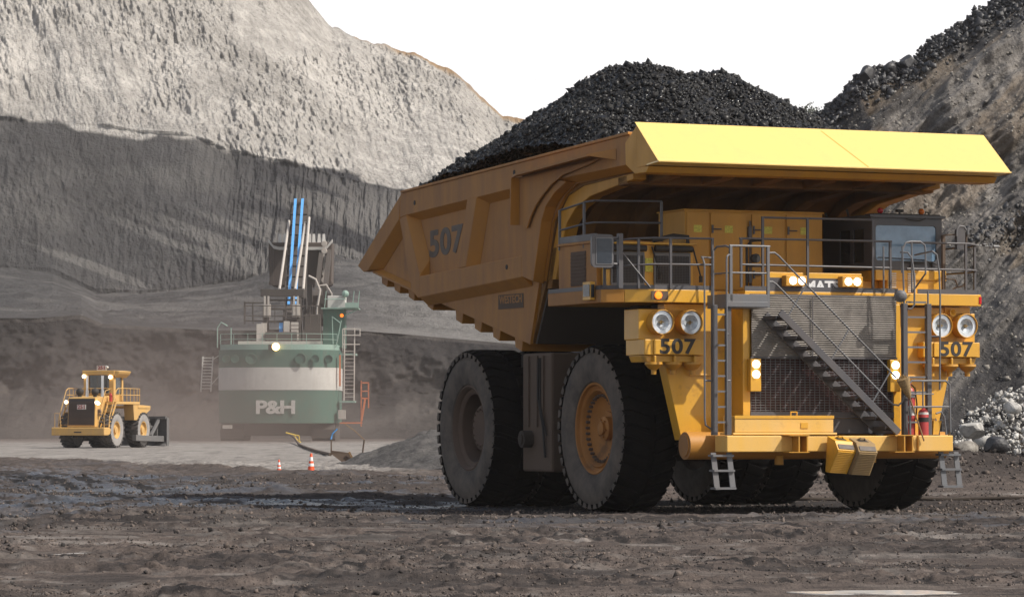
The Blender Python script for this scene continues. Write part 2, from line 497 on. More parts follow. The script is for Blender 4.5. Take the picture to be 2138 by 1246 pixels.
def ground_z(x, y):
    near = 1 - sstep(150, 260, y)
    z = (fbm(x / 9, y / 11, 3, 1) - .5) * .13
    a = R(4); xr = x * math.cos(a) + y * math.sin(a); yr = -x * math.sin(a) + y * math.cos(a)
    st = fba(xr / 5.5, yr / .8, 5, 11, .55)
    z += (st - .5) * .09
    # tyre tracks pressed along the haul way
    for yc, sl, w_, sd_ in ((50.5, .05, .62, 1), (56.4, .05, .62, 2), (61.0, -.06, .62, 3), (66.8, -.06, .62, 4), (45.6, .10, .55, 5)):
        yt = yc + sl * x + .8 * (vn(x / 7, x * 0 + sd_, 90) - .5)
        t_ = np.exp(-((y - yt) / w_) ** 6)
        lug = sstep(.35, .65, np.abs(((x + .45 * np.abs(y - yt)) / .46) % 1 - .5) * 2)
        z += t_ * (-.035 + .045 * lug * (.4 + .6 * vn(x / 1.3, y * 0 + sd_, 91))) + .03 * np.exp(-((np.abs(y - yt) - w_ * 1.25) / .2) ** 2)
    cm = sstep(.44, .60, fba(xr / 4.5, yr / 1.3, 4, 21))
    r1 = vn(x / .28, y / .34, 31); r2 = vn(x / .13 + 5, y / .17, 33); r3 = vn(x / .6, y / .8, 35)
    cl = np.maximum(r1 - .42, 0) * .10 + np.maximum(r2 - .45, 0) * .06 + np.maximum(r3 - .45, 0) * .10
    r4 = vn(x / .085 + 9, y / .11, 36)
    z += cl * (.16 + 1.05 * cm) + np.maximum(r4 - .5, 0) * .05 * (.2 + cm)
    # churned coal ridges either side of the wheel path
    ridge = np.exp(-((y - (99 - .9 * (x + 9))) / 3.0) ** 2) * sstep(-16, -12, x) * (1 - sstep(-6, -2, x))
    z += ridge * .25 * fbm(x / .8, y / 1.4, 3, 41)
    ridge2 = np.exp(-((y - 72) / 2.2) ** 2) * sstep(0, 6, x)
    z += ridge2 * .12 * fbm(x / .7, y / .6, 3, 43)
    de = dust_edge(x)
    z += .22 * np.exp(-((y - de + 4) / 3.5) ** 2) * (.5 + vn(x / 2, y / 2, 9)) * (1 - sstep(-6, -3, x))
    z *= near
    z += berm_h(x, y)
    # packed flat where the big tyres stand
    flat = np.exp(-((y - 82) / 9) ** 4) * np.exp(-((x - 4) / 9) ** 4)
    z = z * (1 - .75 * flat) - .02 * flat
    pm = puddle_mask(x, y)
    z = z * (1 - pm) + (-.045 + .055 * fba(x / .8, y / .25, 4, 71)) * pm
    return z
ys = np.concatenate([[-400, -80, -20, 5, 20, 30], np.exp(np.arange(math.log(36), math.log(175), .00125)), np.exp(np.arange(math.log(176), math.log(900), .015)), [1200, 1800, 2400]])
ss = np.concatenate([[-8, -6, -4.5, -3.4, -2.4, -1.7, -1.35, -1.12], np.linspace(-1, 1, 860), [1.12, 1.35, 1.7, 2.4, 3.4, 4.5, 6, 8]])
wy = 6.5 + .165 * np.maximum(ys, 36)
GX = ss[None, :] * wy[:, None]; GY = np.repeat(ys[:, None], len(ss), 1)
GZ = ground_z(GX, GY)
de = dust_edge(GX)
mr = sstep(-3, 5, GY - de + 16 * (fbm(GX / 3, GY / 7, 4, 51) - .5)) * (1 - .9 * sstep(330, 405, GY + 40 * (fbm(GX / 12, GY / 40, 3, 57) - .5))) * (1 - sstep(-7, -2, GX) * (1 - sstep(190, 230, GY)))
mr = np.maximum(mr, 0.9 * sstep(.60, .72, fba(GX / 2.6, GY / .9, 4, 55)) * np.exp(-((GY - 60) / 14) ** 2) * .5)
mr = np.maximum(mr, np.exp(-((GY - 95.0) / 1.2) ** 2) * sstep(5, 10, GX) * .6)
band = sstep(74, 80, GY) * (1 - sstep(118, 136, GY)) * (1 - sstep(-4, 2, GX))
cur = fba((GX * .96 + GY * .10) / 6, (GY * .96 + GX * .35) / 3.6, 5, 61)
wetL = band * sstep(.44, .54, cur)
# a long wet wheel track that swings in from the left to the rear tyres
trk = np.interp(GX, [-30, -17, -12, -8, -5, -2, 2], [150, 122, 96, 83, 82, 82, 82])
wetT = np.exp(-((GY - trk) / np.where(GX < -10, 7, 3.6)) ** 2) * (1 - sstep(-2, 1, GX))
sst = fba(GX / 9, (GY - trk) / 2.2, 5, 62, .6)
wide = np.exp(-((GY - trk - np.where(GX < -9, 0, 1)) / np.where(GX < -9, 24, 5)) ** 2) * (1 - sstep(-2, 1, GX))
wetT = np.maximum(wetT * sstep(.40, .52, sst), wide * sstep(.47, .53, sst))
wetR = np.exp(-((GY - 70) / 4.2) ** 2) * sstep(.46, .58, fba(GX / 3.2, GY / .7, 4, 63)) * sstep(-4, 1, GX)
mgn = np.clip(wetL * .8 + wetT * .95 + wetR * .8, 0, 1) * sstep(.25, .55, fbm(GX / 1.2, GY / 2.2, 3, 65))
mb = np.clip(band * .45 + wide * .8 * (1 - sstep(.44, .50, sst)) + np.exp(-((GY - 70.5) / 4) ** 2) * .75 * sstep(.40, .55, fba(GX / 4, GY / 1.0, 5, 67)) + .9 * np.exp(-((GY - 113) / 5) ** 2) * sstep(5, 9, GX), 0, 1)
mb = np.maximum(mb, .55 * sstep(.54, .66, fba(GX / 3.2, GY / 1.6, 5, 69, .62)) * (1 - sstep(72, 80, GY)))
chn = sstep(.44, .60, fba((GX + .07 * GY) / 4.5, GY / 1.3, 4, 21))
mb = np.maximum(mb, .85 * sstep(.52, .66, fba(GX / .42, GY / .42, 4, 73, .62)) * (.25 + .75 * chn) * (1 - sstep(74, 84, GY)))
mr = np.maximum(mr, .35 * sstep(.60, .70, fba(GX / .3, GY / .5, 3, 74)) * (1 - chn) * (1 - sstep(74, 84, GY)))
mb = np.maximum(mb, .85 * np.exp(-((GY - 83) / 7.5) ** 4) * np.exp(-((GX - 4.5) / 8.5) ** 4))  # truck's shadow deepened in the colour: coal black spread beneath it
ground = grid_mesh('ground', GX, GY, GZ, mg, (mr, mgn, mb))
tag(ground, kind='structure')

# clods and small stones lying on the pit floor
n = 150000
yy = np.exp(nrg.uniform(math.log(38), math.log(125), n)); xx = nrg.uniform(-1, 1, n) * (.155 * yy + 1.5)
cm = fba(xx / 4.5, yy / 1.3, 4, 21) + .30 * nrg.random(n)
k = (cm > .665) & (puddle_mask(xx, yy) < .1); xx, yy = xx[k], yy[k]
sz = np.exp(nrg.normal(math.log(.00021), .62, len(xx))) * yy * np.where(yy > 85, .8, 1)
n2 = 1500      # bigger lumps bulldozed into the berm
bx = nrg.uniform(5, 26, n2); by = nrg.normal(110.5, 2.4, n2)
xx = np.concatenate([xx, bx]); yy = np.concatenate([yy, by]); sz = np.concatenate([sz, np.exp(nrg.normal(math.log(.07), .55, n2)).clip(.03, .3)])
cd, nt, p = new_mat('clod_earth')
oi = noise(nt, 4.5, 3, .7)
nt.links.new(mixc(nt, remap(nt, oi, .42, .66), (.018, .0155, .015), (.17, .135, .115)), p.inputs['Base Color']); p.inputs['Roughness'].default_value = .95
clod = lumps('clods', np.stack([xx, yy, ground_z(xx, yy) + sz * .2], -1), np.where(yy > 100, sz, np.minimum(sz, .09)), cd, oct=True, jit=.4, flat=(.5, 1.2))
tag(clod, 'loose clods and pebbles strewn over the dark pit floor', 'clods', kind='stuff')

# puddles with a near-white base colour
mw, nt, p = new_mat('pale_water')
nn = noise(nt, 2.5, 4, .6)
nt.links.new(mixc(nt, remap(nt, nn, .3, .7), (.70, .69, .67), (.86, .85, .83)), p.inputs['Base Color'])
p.inputs['Roughness'].default_value = .12; bump(nt, p, noise(nt, 9, 3, .5), .12, .01)
for (cx, cy, ax, ay) in ((4.38, 41.0, .98, .50), (1.45, 46.3, .24, .5), (-6.4, 52.6, .6, .75)):
    b = MB(); K = 40; pts = []
    for i in range(K):
        w = i * 2 * math.pi / K; r = 1.0 + .12 * math.sin(3 * w + cx) + .08 * math.sin(7 * w)
        pts.append((cx + ax * r * math.cos(w), cy + ay * r * math.sin(w)))
    b.prism_z(pts, -.09, -.006)
    tag(b.build('puddle', mw, smooth=0), kind='structure')

# --- rock materials of the pit walls
def rock_mat(name, lo, hi, clo, chi, extra=None, sc=1.0, streak=(1, 1, .35), fk=.85):
    m, nt, p = new_mat(name)
    at = attr_rgb(nt)
    a = noise(nt, .045 * sc, 6, .62); b = noise(nt, .5 * sc, 6, .72, streak); cc = noise(nt, 2.2 * sc, 4, .65)
    f = math_(nt, 'ADD', math_(nt, 'MULTIPLY', a, .35), math_(nt, 'MULTIPLY', b, .65))
    rock = mixc(nt, remap(nt, f, .34, .62), lo, hi)
    rock = mixc(nt, remap(nt, noise(nt, .030 * sc, 7, .72, (1, 1, 1.7)), .47, .62, 0, .75), rock, tuple(x * .95 for x in lo))
    fl = noise(nt, .85 * sc, 7, .8, (1.5, 1, .62))
    rock = mixc(nt, remap(nt, fl, .57, .63, 0, fk), rock, tuple(x * .34 for x in lo))
    rock = mixc(nt, remap(nt, cc, .60, .70, 0, .7 * fk), rock, tuple(x * .38 for x in lo))
    rock = mixc(nt, remap(nt, cc, .28, .42, .5, 0), rock, tuple(min(.62, x * 1.35) for x in hi))
    co = mixc(nt, remap(nt, f, .36, .64), clo, chi)
    col = mixc(nt, at['Red'], rock, co)
    if extra: col = mixc(nt, at['Green'], col, extra)
    col = mixc(nt, math_(nt, 'MULTIPLY', at['Blue'], .8), col, tuple((x + .02) for x in lo))
    nt.links.new(col, p.inputs['Base Color']); p.inputs['Roughness'].default_value = .95
    p.inputs['Specular IOR Level'].default_value = .12
    bump(nt, p, math_(nt, 'ADD', b, math_(nt, 'MULTIPLY', cc, .5)), .9, .9 / sc)
    return m
mh = rock_mat('overburden_rock', (.215, .204, .19), (.50, .475, .445), (.014, .0142, .017), (.052, .052, .057), (.26, .17, .09))
def zof(py, d): return 2 + (882 - py) / 7200.0 * d

# highwall: columns fan along px, rows climb from the bench floor to the rim
pxs = np.concatenate([np.linspace(-620, -200, 120)[:-1], np.linspace(-200, 1240, 1300), np.linspace(1240, 3000, 260)[1:]])
IP = lambda xs, ysv: np.interp(pxs, xs, ysv)
e0 = IP([-600, 0, 80, 170, 215, 450, 740, 850, 1040, 1300, 1720], [665, 664, 664, 657, 676, 690, 690, 698, 715, 740, 760])
e1 = IP([-600, 0, 110, 200, 300, 420, 540, 620, 700, 850, 1100, 1720], [560, 556, 565, 608, 612, 598, 575, 548, 538, 545, 560, 600])
e2 = IP([-600, -100, 0, 200, 290, 400, 470, 600, 700, 830, 1000, 1200, 1720], [225, 240, 250, 262, 277, 284, 314, 343, 368, 398, 430, 470, 520])
e3 = IP([-620, -300, 0, 300, 500, 600, 650, 692, 780, 880, 960, 1000, 1050, 1110, 1250, 1720], [-760, -620, -460, -290, -140, -50, 2, 50, 90, 116, 160, 200, 250, 254, 262, 300])
d0, d1, d2, d3 = 452., 575., 600., 690.
segs = []
def seg(da, ea, db, eb, nrow, first=False):
    t = np.linspace(0, 1, nrow + 1)[0 if first else 1:]
    D = da + (db - da) * t[:, None] + 0 * pxs[None]
    za = zof(ea, da); zb = zof(eb, db)
    Z = za[None] + (zb - za)[None] * t[:, None]
    return D, Z
S = [seg(d0, e0, d1, e1, 90, True), seg(d1, e1, d2, e2, 200), seg(d2, e2, d3, e3, 400)]
D = np.concatenate([s[0] for s in S]); Z = np.concatenate([s[1] for s in S])
kind = np.concatenate([np.full(len(s[0]), i) for i, s in enumerate(S)])[:, None] + 0 * D
Xw = (pxs[None] - 1069) / 7200.0 * D
# relief
q = Xw; h = Z
warp = (fbm(q / 30, h / 30, 3, 101) - .5) * 14
big = fbm((q + warp) / 26, h / 34, 4, 103) - .5
diag = fba((q * .93 + h * .4) / 3.2, (h * .9 - q * .4) / 12, 5, 105, .6) - .5
blk = fba((q + .3 * h) / 1.5, (h + .2 * q) / 2.4, 3, 107)
blk2 = vn((q + .3 * h) / .62, h / 1.05, 109)
vert = fba(q / .8, h / 6.5, 4, 112, .6) - .5
blk3 = vn((q + .3 * h) / .45, h / .62, 110)
rgh = .25 + 1.1 * sstep(.35, .65, fbm(q / 20, h / 16, 4, 116))
gul = fba((q + .35 * h) / 7.0, h / 30, 3, 118)
nkl = np.where(kind == 0, .10, 1.0)
rel = h - zof(e2, d2)[None] + 5 * (fbm(q / 18, h / 40, 3, 108) - .5)
steps = np.abs((rel / 15.0 + .18) % 1 - .5)
disp = nkl * (6.0 * big + 2.0 * diag + rgh * (-1.0 * np.abs(blk - .5) + .55 * np.floor(blk2 * 3) / 3 + .6 * np.floor(blk * 6) / 6 + .45 * (blk3 - .5)) + 3.0 * np.minimum(steps, .22) + 2.0 * (gul - .5))
disp = np.where(kind == 1, disp * .32 + .9 * vert * (.4 + 1.6 * sstep(-56, -37, q)), disp)
edge = np.clip(np.minimum(1, (np.arange(len(D))[:, None]) / 6.0), 0, 1)
rim = sstep(0, 14, (len(D) - 1 - np.arange(len(D)))[:, None].astype(float))
jag = (fbm(q / 5.5, q * 0 + 1.2, 4, 111) - .5) * 3.4
Yw = D - disp * edge * (.35 + .65 * rim)
Zw = Z + nkl * .35 * disp * edge * (rim) + jag * (1 - rim) * (kind == 2) + np.where(kind == 0, ((fbm(q / 14, D / 10, 4, 113) - .5) * 2.6 + (fba(q / 5, D / 1.6, 4, 114) - .5) * 1.0) * edge * sstep(0, 25, D - d0), 0)
dk_r = sstep(-56, -37, q + 5 * (fbm(q / 9, h / 12, 4, 123) - .5))
bound = zof(e2, d2)[None] + (fbm(q / 9, h / 9, 4, 115) - .5) * 5
mc = np.where(kind == 0, .90 - .25 * sstep(-30, -5, q), 1 - sstep(-.5, .5, Zw - bound))
# light talus streaks at the foot of the coal and tyre-packed pale lanes on the bench
pale_m = sstep(.50, .62, fba((q + h * 1.6) / 22, (h + q * .35) / 3.5, 4, 117)) * np.where(kind == 1, 1 - sstep(8, 20, Z - zof(e1, d1)[None]), 0)
pale_m = np.maximum(pale_m, np.where(kind > 0, (.34 + .40 * sstep(.4, .62, fbm(q / 16, h / 9, 5, 122))) * (1 - dk_r), 0) * (mc > .5))  # coal paler to the left: haze over the wall put into its colour
pale_m = np.where(kind == 2, .75 * sstep(.50, .60, fba(q / 60, rel / 3.2, 4, 124)), pale_m)
lane = np.where(kind == 0, sstep(.54, .66, fba(q / 26, D / 5, 5, 119)) * .9, 0)
rightw = np.where(kind == 0, sstep(-35, -8, q) * .3, 0)
rimor = np.where(kind == 2, sstep(18, 2, (len(D) - 1 - np.arange(len(D)))[:, None] + 0 * q) * sstep(.40, .55, fbm(q / 9, q * 0 + 7, 3, 121)), 0)
# rim top and the land behind it
back = [(60, .5), (400, 2), (1500, 5)]
for dd, dz in back:
    Xw = np.vstack([Xw, (pxs[None] - 1069) / 7200.0 * (d3 + dd * .3)]); Yw = np.vstack([Yw, (D[-1] + dd)[None]]); Zw = np.vstack([Zw, (Zw[len(D) - 1] + dz - .04 * dd)[None]])
    mc = np.vstack([mc, mc[-1:] * 0]); pale_m = np.vstack([pale_m, pale_m[-1:] * 0]); rimor = np.vstack([rimor, rimor[-1:]]); lane = np.vstack([lane, lane[-1:] * 0]); rightw = np.vstack([rightw, rightw[-1:] * 0])
hw = grid_mesh('highwall_terrain', Xw, Yw, Zw, mh, (mc, rimor, np.clip(pale_m * .5 + lane * .35 + rightw * .45, 0, 1)))
tag(hw, kind='structure')

# coal bench: the near dark face the dozer and shovel work against
mbn = rock_mat('coal_face', (.075, .066, .060), (.14, .125, .115), (.011, .011, .013), (.042, .038, .037), sc=2.2, streak=(1, 1, .6))
px2 = np.linspace(-620, 1720, 760)
e0b = np.interp(px2, pxs, e0)
prof = [(424, 0.0), (441, .30), (446, .42), (449.5, .80), (452, 1.0)]
t = np.linspace(0, 1, 150)
kk = np.interp(t, np.linspace(0, 1, 5), [p_[0] for p_ in prof]); hh = np.interp(t, np.linspace(0, 1, 5), [p_[1] for p_ in prof])
Db = kk[:, None] + 0 * px2[None]
ztop = zof(e0b, 452)
Zb = ztop[None] * hh[:, None]
Xb = (px2[None] - 1069) / 7200.0 * Db
edgeb = np.sin(np.clip(t, 0, 1) * math.pi)[:, None] ** .6
db_ = ((fbm(Xb / 11, Zb / 9, 4, 131) - .5) * 11 + (fbm(Xb / 2.5, Zb / 2.0, 4, 133) - .5) * 3.4 + (vn(Xb / .7, Zb / .6, 135) - .5) * .9)
Yb = Db - db_ * edgeb
Zb2 = Zb + (fbm(Xb / 7, Db / 5, 4, 137) - .5) * 2.0 * edgeb * (1 - hh[:, None])
mcb = np.clip(sstep(.30, .62, hh[:, None] + .5 * (fbm(Xb / 6, Zb / 5, 4, 139) - .5)) + .62, 0, 1) + 0 * Xb
mcb = np.where(hh[:, None] > .965, .62, mcb)
bench = grid_mesh('coal_bench_terrain', Xb, Yb, Zb2, mbn, (mcb, 0 * mcb, np.clip((.35 + .5 * sstep(-24, -15, Xb)) * (1 - hh[:, None]) * sstep(.40, .62, fbm(Xb / 5, Zb / 3, 3, 141)), 0, 1)))
tag(bench, kind='structure')

# spoil hillside on the right, climbing away behind the truck
mhl = rock_mat('spoil_slope', (.095, .088, .083), (.27, .252, .235), (.022, .022, .024), (.075, .072, .074), (.22, .16, .10), sc=4.0, streak=(1, 1, 1), fk=.45)
xr_ = np.array([-2, -1, 2, 6, 9, 11.3, 12.7, 14.2, 16, 17.6, 18.4, 20.1, 21.1, 26.3, 34, 60, 90])
zr_ = np.array([0, 1, 6, 10.5, 13, 14, 14.75, 16.1, 17.0, 17.6, 18.2, 19.4, 20.2, 25, 29, 34, 36])
xs = np.concatenate([np.linspace(-2, 9, 220), np.linspace(9.05, 27, 520), np.linspace(27.3, 90, 90)])
tt = np.concatenate([np.linspace(0, 1, 430), [1.04, 1.3, 2, 5]])
DF, DR = 112.5, 142.0
XH = xs[None] + 0 * tt[:, None]
ridge_z = np.interp(xs, xr_, zr_) + (fbm(xs / 1.6, xs * 0, 4, 201) - .5) * .9
prof_t = np.clip(tt, 0, 1)
shape = prof_t ** 1.08
YH_ = DF + (DR - DF) * tt[:, None] + 0 * XH + (fbm(xs / 8, xs * 0, 3, 203) - .5)[None] * 3
ZH = ridge_z[None] * shape[:, None]
over = np.maximum(tt - 1, 0)[:, None]
ZH = ZH - over * 14 * (xs[None] < 200)
# ledges dipping to the left, as in the cut spoil
al = (ZH - .86 * (XH - 12)); cr = XH + ZH * .6
led = fba(al / 1.5 + .5 * fbm(cr / 4, al / 4, 3, 205), cr / 10, 5, 207, .55)
fine = fba(al / .45, cr / 1.6, 4, 209); vf = vn(XH / .22, ZH / .2, 211)
ew = np.sin(np.clip(tt, 0, 1) * math.pi)[:, None] ** .5
dH = ((led - .5) * (1.4 + 3.4 * sstep(.2, .6, prof_t)[:, None]) + (fine - .5) * .6 + (vf - .5) * .12 + (fbm(XH / 6, ZH / 6, 3, 213) - .5) * 2.4) * ew
YH2 = YH_ - dH; ZH2 = ZH + dH * .35
ZH2 = np.where(tt[:, None] > 1, ZH2, np.maximum(ZH2, -.1))
coal_top = sstep(.86, .96, prof_t[:, None] + .22 * (fbm(XH / 2.2, ZH / 2, 3, 215) - .5)) * (1 - sstep(16.5, 19.5, XH) * .6)
dark = sstep(.50, .60, fba(al / 2.4, cr / 9, 5, 217)) * .62
low = (1 - sstep(.05, .55, prof_t[:, None] + .35 * (fbm(XH / 5, ZH / 5, 3, 219) - .5))) * .7
org = sstep(.60, .70, fba(al / 1.6 + 3, cr / 5, 4, 221)) * .35
hill = grid_mesh('hillside', XH, YH2, ZH2, mhl, (np.clip(coal_top + dark + low, 0, 1), org, .25 * sstep(.5, .6, fine)))
tag(hill, kind='structure')
def hill_pt(x, t):
    i = np.argmin(np.abs(xs - x)); j = np.argmin(np.abs(tt - t))
    return np.array((XH[j, i], YH2[j, i], ZH2[j, i]))
def hill_scatter(n, tx, xlo, xhi):
    X_ = nrg.uniform(xlo, xhi, n); T_ = tx(n)
    return np.array([hill_pt(a, b) for a, b in zip(X_, T_)])

def stone(name, lo, hi, rough=.85, spec=.3, sc=3):
    m, nt, p = new_mat(name)
    a = noise(nt, sc, 5, .65)
    nt.links.new(mixc(nt, remap(nt, a, .32, .66), lo, hi), p.inputs['Base Color'])
    p.inputs['Roughness'].default_value = rough; p.inputs['Specular IOR Level'].default_value = spec
    bump(nt, p, noise(nt, sc * 8, 3, .6), .5, .03)
    return m
M['coalrock'] = stone('coal_rock', (.010, .010, .012), (.045, .045, .050), .5, .6)
M['spoilrock'] = stone('spoil_rock', (.07, .062, .055), (.30, .28, .25))
M['palerock'] = stone('pale_rock', (.22, .215, .205), (.58, .56, .53))
P_ = hill_scatter(2600, lambda n: 1 - np.abs(nrg.normal(0, .028, n)), 10, 21)
P_[:, 2] += nrg.uniform(0, .15, len(P_))
tag(lumps('coal_rubble', P_, np.exp(nrg.normal(math.log(.085), .5, len(P_))).clip(.04, .30), M['coalrock'], oct=True, jit=.3, flat=(.6, 1.1)),
    'black coal rubble strewn along the crest of the spoil slope', 'rubble', kind='stuff')
P_ = hill_scatter(420, lambda n: nrg.normal(.53, .018, n), 16.8, 20.6)
tag(lumps('coal_rubble', P_, np.exp(nrg.normal(math.log(.065), .5, len(P_))).clip(.04, .28), M['coalrock'], oct=True, jit=.3, flat=(.6, 1.1)),
    'patch of shiny black coal rubble halfway up the slope beside the canopy', 'rubble', kind='stuff')
P_ = hill_scatter(9000, lambda n: nrg.uniform(.03, .97, n), 8, 26)
tag(lumps('stone_scatter', P_, np.exp(nrg.normal(math.log(.034), .6, len(P_))).clip(.03, .35), M['spoilrock'], oct=True, jit=.35, flat=(.6, 1.1)),
    'grey stones scattered over the spoil slope', 'stones', kind='stuff')
# pale rubble tipped at the foot of the slope
def pile(n):
    a = nrg.uniform(13.2, 30, n); b = nrg.uniform(0, 1, n)
    top = np.interp(a, [13.2, 14.2, 15.4, 16.6, 18, 20, 30], [.2, 1.0, 2.0, 2.9, 3.3, 3.4, 3.0])
    y = 112.6 + 4.2 * b; return np.stack([a, y, .55 + top * b ** .8 * .85 + nrg.uniform(-.1, .12, n)], -1)
P_ = pile(6000)
tag(lumps('rubble_pile', P_, np.exp(nrg.normal(math.log(.06), .55, len(P_))).clip(.025, .28), M['palerock'], oct=True, jit=.3, flat=(.6, 1.1)),
    'heap of pale broken rock at the foot of the spoil slope', 'rubble', kind='stuff')
def boulder(loc, size, mat, label, squash=(1, 1, .8), seed=0):
    r2 = np.random.default_rng(seed)
    import bmesh
    bm = bmesh.new(); bmesh.ops.create_icosphere(bm, subdivisions=3, radius=1)
    pl = [Vector(r2.normal(size=3)).normalized() for _ in range(16)]; pd = r2.uniform(.62, .95, 16)
    for v in bm.verts:
        for k_, n_ in enumerate(pl):
            d_ = v.co.dot(n_)
            if d_ > pd[k_]: v.co -= n_ * (d_ - pd[k_])
        v.co = Vector((v.co.x * squash[0], v.co.y * squash[1], v.co.z * squash[2])) * size
    me = bpy.data.meshes.new('boulder'); bm.to_mesh(me); bm.free(); me.materials.append(mat)
    o = bpy.data.objects.new('boulder', me); COL.objects.link(o); o.location = loc
    o.rotation_euler = (r2.uniform(-.3, .3), r2.uniform(-.3, .3), r2.uniform(0, 6))
    return tag(o, label, 'boulder', 'boulders on the spoil slope')
def at(px, py, d): return ((px - 1069) / 7200.0 * d, d, 2 + (882 - py) / 7200.0 * d)
boulder(at(2030, 897, 112.0), .52, M['palerock'], 'large blocky white boulder at the bottom of the pale rubble', (1.1, .8, .55), 3)
boulder(at(2113, 852, 114.5), .34, M['palerock'], 'white boulder resting on top of the pale rubble heap', (1, .9, .7), 4)
boulder(at(2018, 938, 110.5), .42, M['spoilrock'], 'grey boulder half sunk in the dark berm below the white one', (1.2, .9, .7), 5)
boulder(at(2078, 930, 110.6), .45, M['coalrock'], 'dark boulder on the berm beneath the pale rubble', (1.1, .9, .8), 6)
def on_crest(x, size, lab, sd):
    p_ = hill_pt(x, .985); boulder((p_[0], p_[1], p_[2] + size * .45), size, M['coalrock'], lab, (1, .9, 1.05), sd)
on_crest(14.55, .42, 'black boulder perched on the crest nearest the coal load', 7)
on_crest(16.3, .45, 'pointed black boulder standing highest along the lower crest', 8)
on_crest(15.55, .34, 'flat topped black boulder between two taller crest boulders', 9)
# grey gravel heap beside the shovel, half hidden by the rear tyre
xs3 = np.linspace(-12, 12, 240); ys3 = np.linspace(140, 200, 160)
X3, Y3 = np.meshgrid(xs3, ys3)
rr = np.sqrt(((X3 - .5) / 9.2) ** 2 + ((Y3 - 168) / 25) ** 2)
Z3 = 2.9 * np.clip(1 - rr, -.1, 1) + (fbm(X3 / 1.5, Y3 / 2, 4, 231) - .5) * .7 * sstep(1.02, .8, rr) + (vn(X3 / .3, Y3 / .4, 233) - .5) * .12 - .05
heap = grid_mesh('gravel_heap', X3, Y3, Z3, mhl, (.62 + 0 * X3, 0 * X3, .3 * sstep(.5, .65, fbm(X3 / 2, Y3 / 2, 3, 235))))
tag(heap, 'grey gravel heap behind the rear tyre of the haul truck', 'gravel heap', kind='stuff')
# ================================================================== HAUL TRUCK
PS = R(23.2); WF = 4.0
TD = 77.42
OX, OY = (1233 - 1069) / 7200 * TD + WF * math.cos(PS), TD + WF * math.sin(PS)
truck = empty('haul_truck', (OX, OY, 0), PS)
tag(truck, 'huge yellow dump truck numbered 507 loaded with coal', 'haul truck')
Y, YD, YM, G, BK = M['yellow'], M['yellow_dusty'], M['yellow_mid'], M['grey'], M['black']

# ---- dump body
def off_poly(P, offs):
    """shift each edge i (P[i]->P[i+1]) outwards by offs[i]"""
    n = len(P); A = sum(P[i][0] * P[(i + 1) % n][1] - P[(i + 1) % n][0] * P[i][1] for i in range(n))
    sg = 1 if A > 0 else -1; L = []
    for i in range(n):
        a, b = Vector(P[i]), Vector(P[(i + 1) % n]); d = (b - a).normalized()
        nn = Vector((d.y, -d.x)) * sg; L.append((a + nn * offs[i], d))
    out = []
    for i in range(n):
        p, d = L[i - 1]; q, e = L[i]
        cr = d.x * e.y - d.y * e.x
        if abs(cr) < 1e-5: out.append(tuple(q)); continue
        t_ = ((q.x - p.x) * e.y - (q.y - p.y) * e.x) / cr
        out.append((p.x + d.x * t_, p.y + d.y * t_))
    return out
body = MB()
UO, UI = 4.25, 3.97
side = [(-2.6, 8.24), (11.07, 7.80), (14.15, 6.10), (13.44, 5.91), (10.29, 5.26), (9.7, 5.10), (3.48, 3.83), (2.94, 5.25), (2.67, 5.28), (2.19, 6.63), (1.45, 7.22), (.79, 7.42), (-2.7, 7.52)]
# front wall + canopy floor: one bent plate across the body
wallp = [(-2.75, 7.50), (.6, 7.36), (1.45, 7.18), (2.05, 6.75), (2.35, 6.1), (2.67, 5.28), (3.48, 3.85)]
for s in (-1, 1):
    body.prism_u(side, s * (UI - .08), s * UI)
b_ = [(a, z) for a, z in wallp]; t_ = [(a + .12, z + .10) for a, z in wallp][::-1]
fw = MB(); fw.prism_u(b_ + t_, -3.9, 3.9)
# sloping floor to the tail
body.prism_u([(3.48, 3.85), (9.7, 5.10), (13.9, 6.02), (13.9, 6.14), (9.7, 5.22), (3.48, 3.97)], -3.885, 3.885)
db = body.build('dump_body', YD, truck)
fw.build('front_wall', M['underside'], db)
mb = MB(); mb.prism_u([(2.60, 5.22), (3.40, 3.84), (3.30, 3.84), (2.50, 5.22)], -3.86, 3.86); mb.build('shaded_soiled_apron', M['frame'], db, smooth=0)  # dark sheet: coal dirt plus the shade beneath the deck
# stiffeners: rails, posts and ribs standing proud of the side sheets
def rib(name, P, offs=None, mat=YD, both=True, parent=db, uo=UO):
    for s in ((-1, 1) if both else (-1,)):
        mb = MB()
        Bp = off_poly(P, offs) if offs else P
        mb.loft([(s * uo, a, z) for a, z in P], [(s * UI, a, z) for a, z in Bp])
        mb.build(name, mat, parent, smooth=0, bevel=.018)
rib('top_rail', [(11.07, 7.81), (-2.62, 8.26), (-2.62, 7.62), (.5, 7.56), (3.3, 7.52), (10.75, 7.25), (11.14, 7.20)], [0, 0, .12, .12, .16, .1, .1])
rib('front_post', [(3.32, 7.515), (1.30, 7.545), (.79, 7.45), (1.45, 7.24), (1.96, 6.95), (2.19, 6.63), (2.67, 5.27), (3.32, 5.405)], [0, 0, 0, 0, 0, 0, .06, .16])
rib('lower_rib', [(9.76, 5.66), (3.325, 5.885), (3.325, 5.395), (9.80, 5.14)], [.05, 0, .22, .05])
rib('rear_post', [(10.72, 7.245), (11.17, 7.18), (10.31, 5.33), (9.88, 5.12), (9.77, 5.13), (9.765, 5.68)], [0, .12, .05, 0, 0, .22])
rib('middle_post', [(6.66, 7.405), (6.06, 7.42), (6.76, 5.775), (7.22, 5.76)], [0, .22, 0, .06])
rib('tail_beam', [(11.075, 7.79), (14.17, 6.11), (13.75, 5.93), (13.45, 5.95), (11.2, 7.17)], [0, 0, 0, .2, 0])
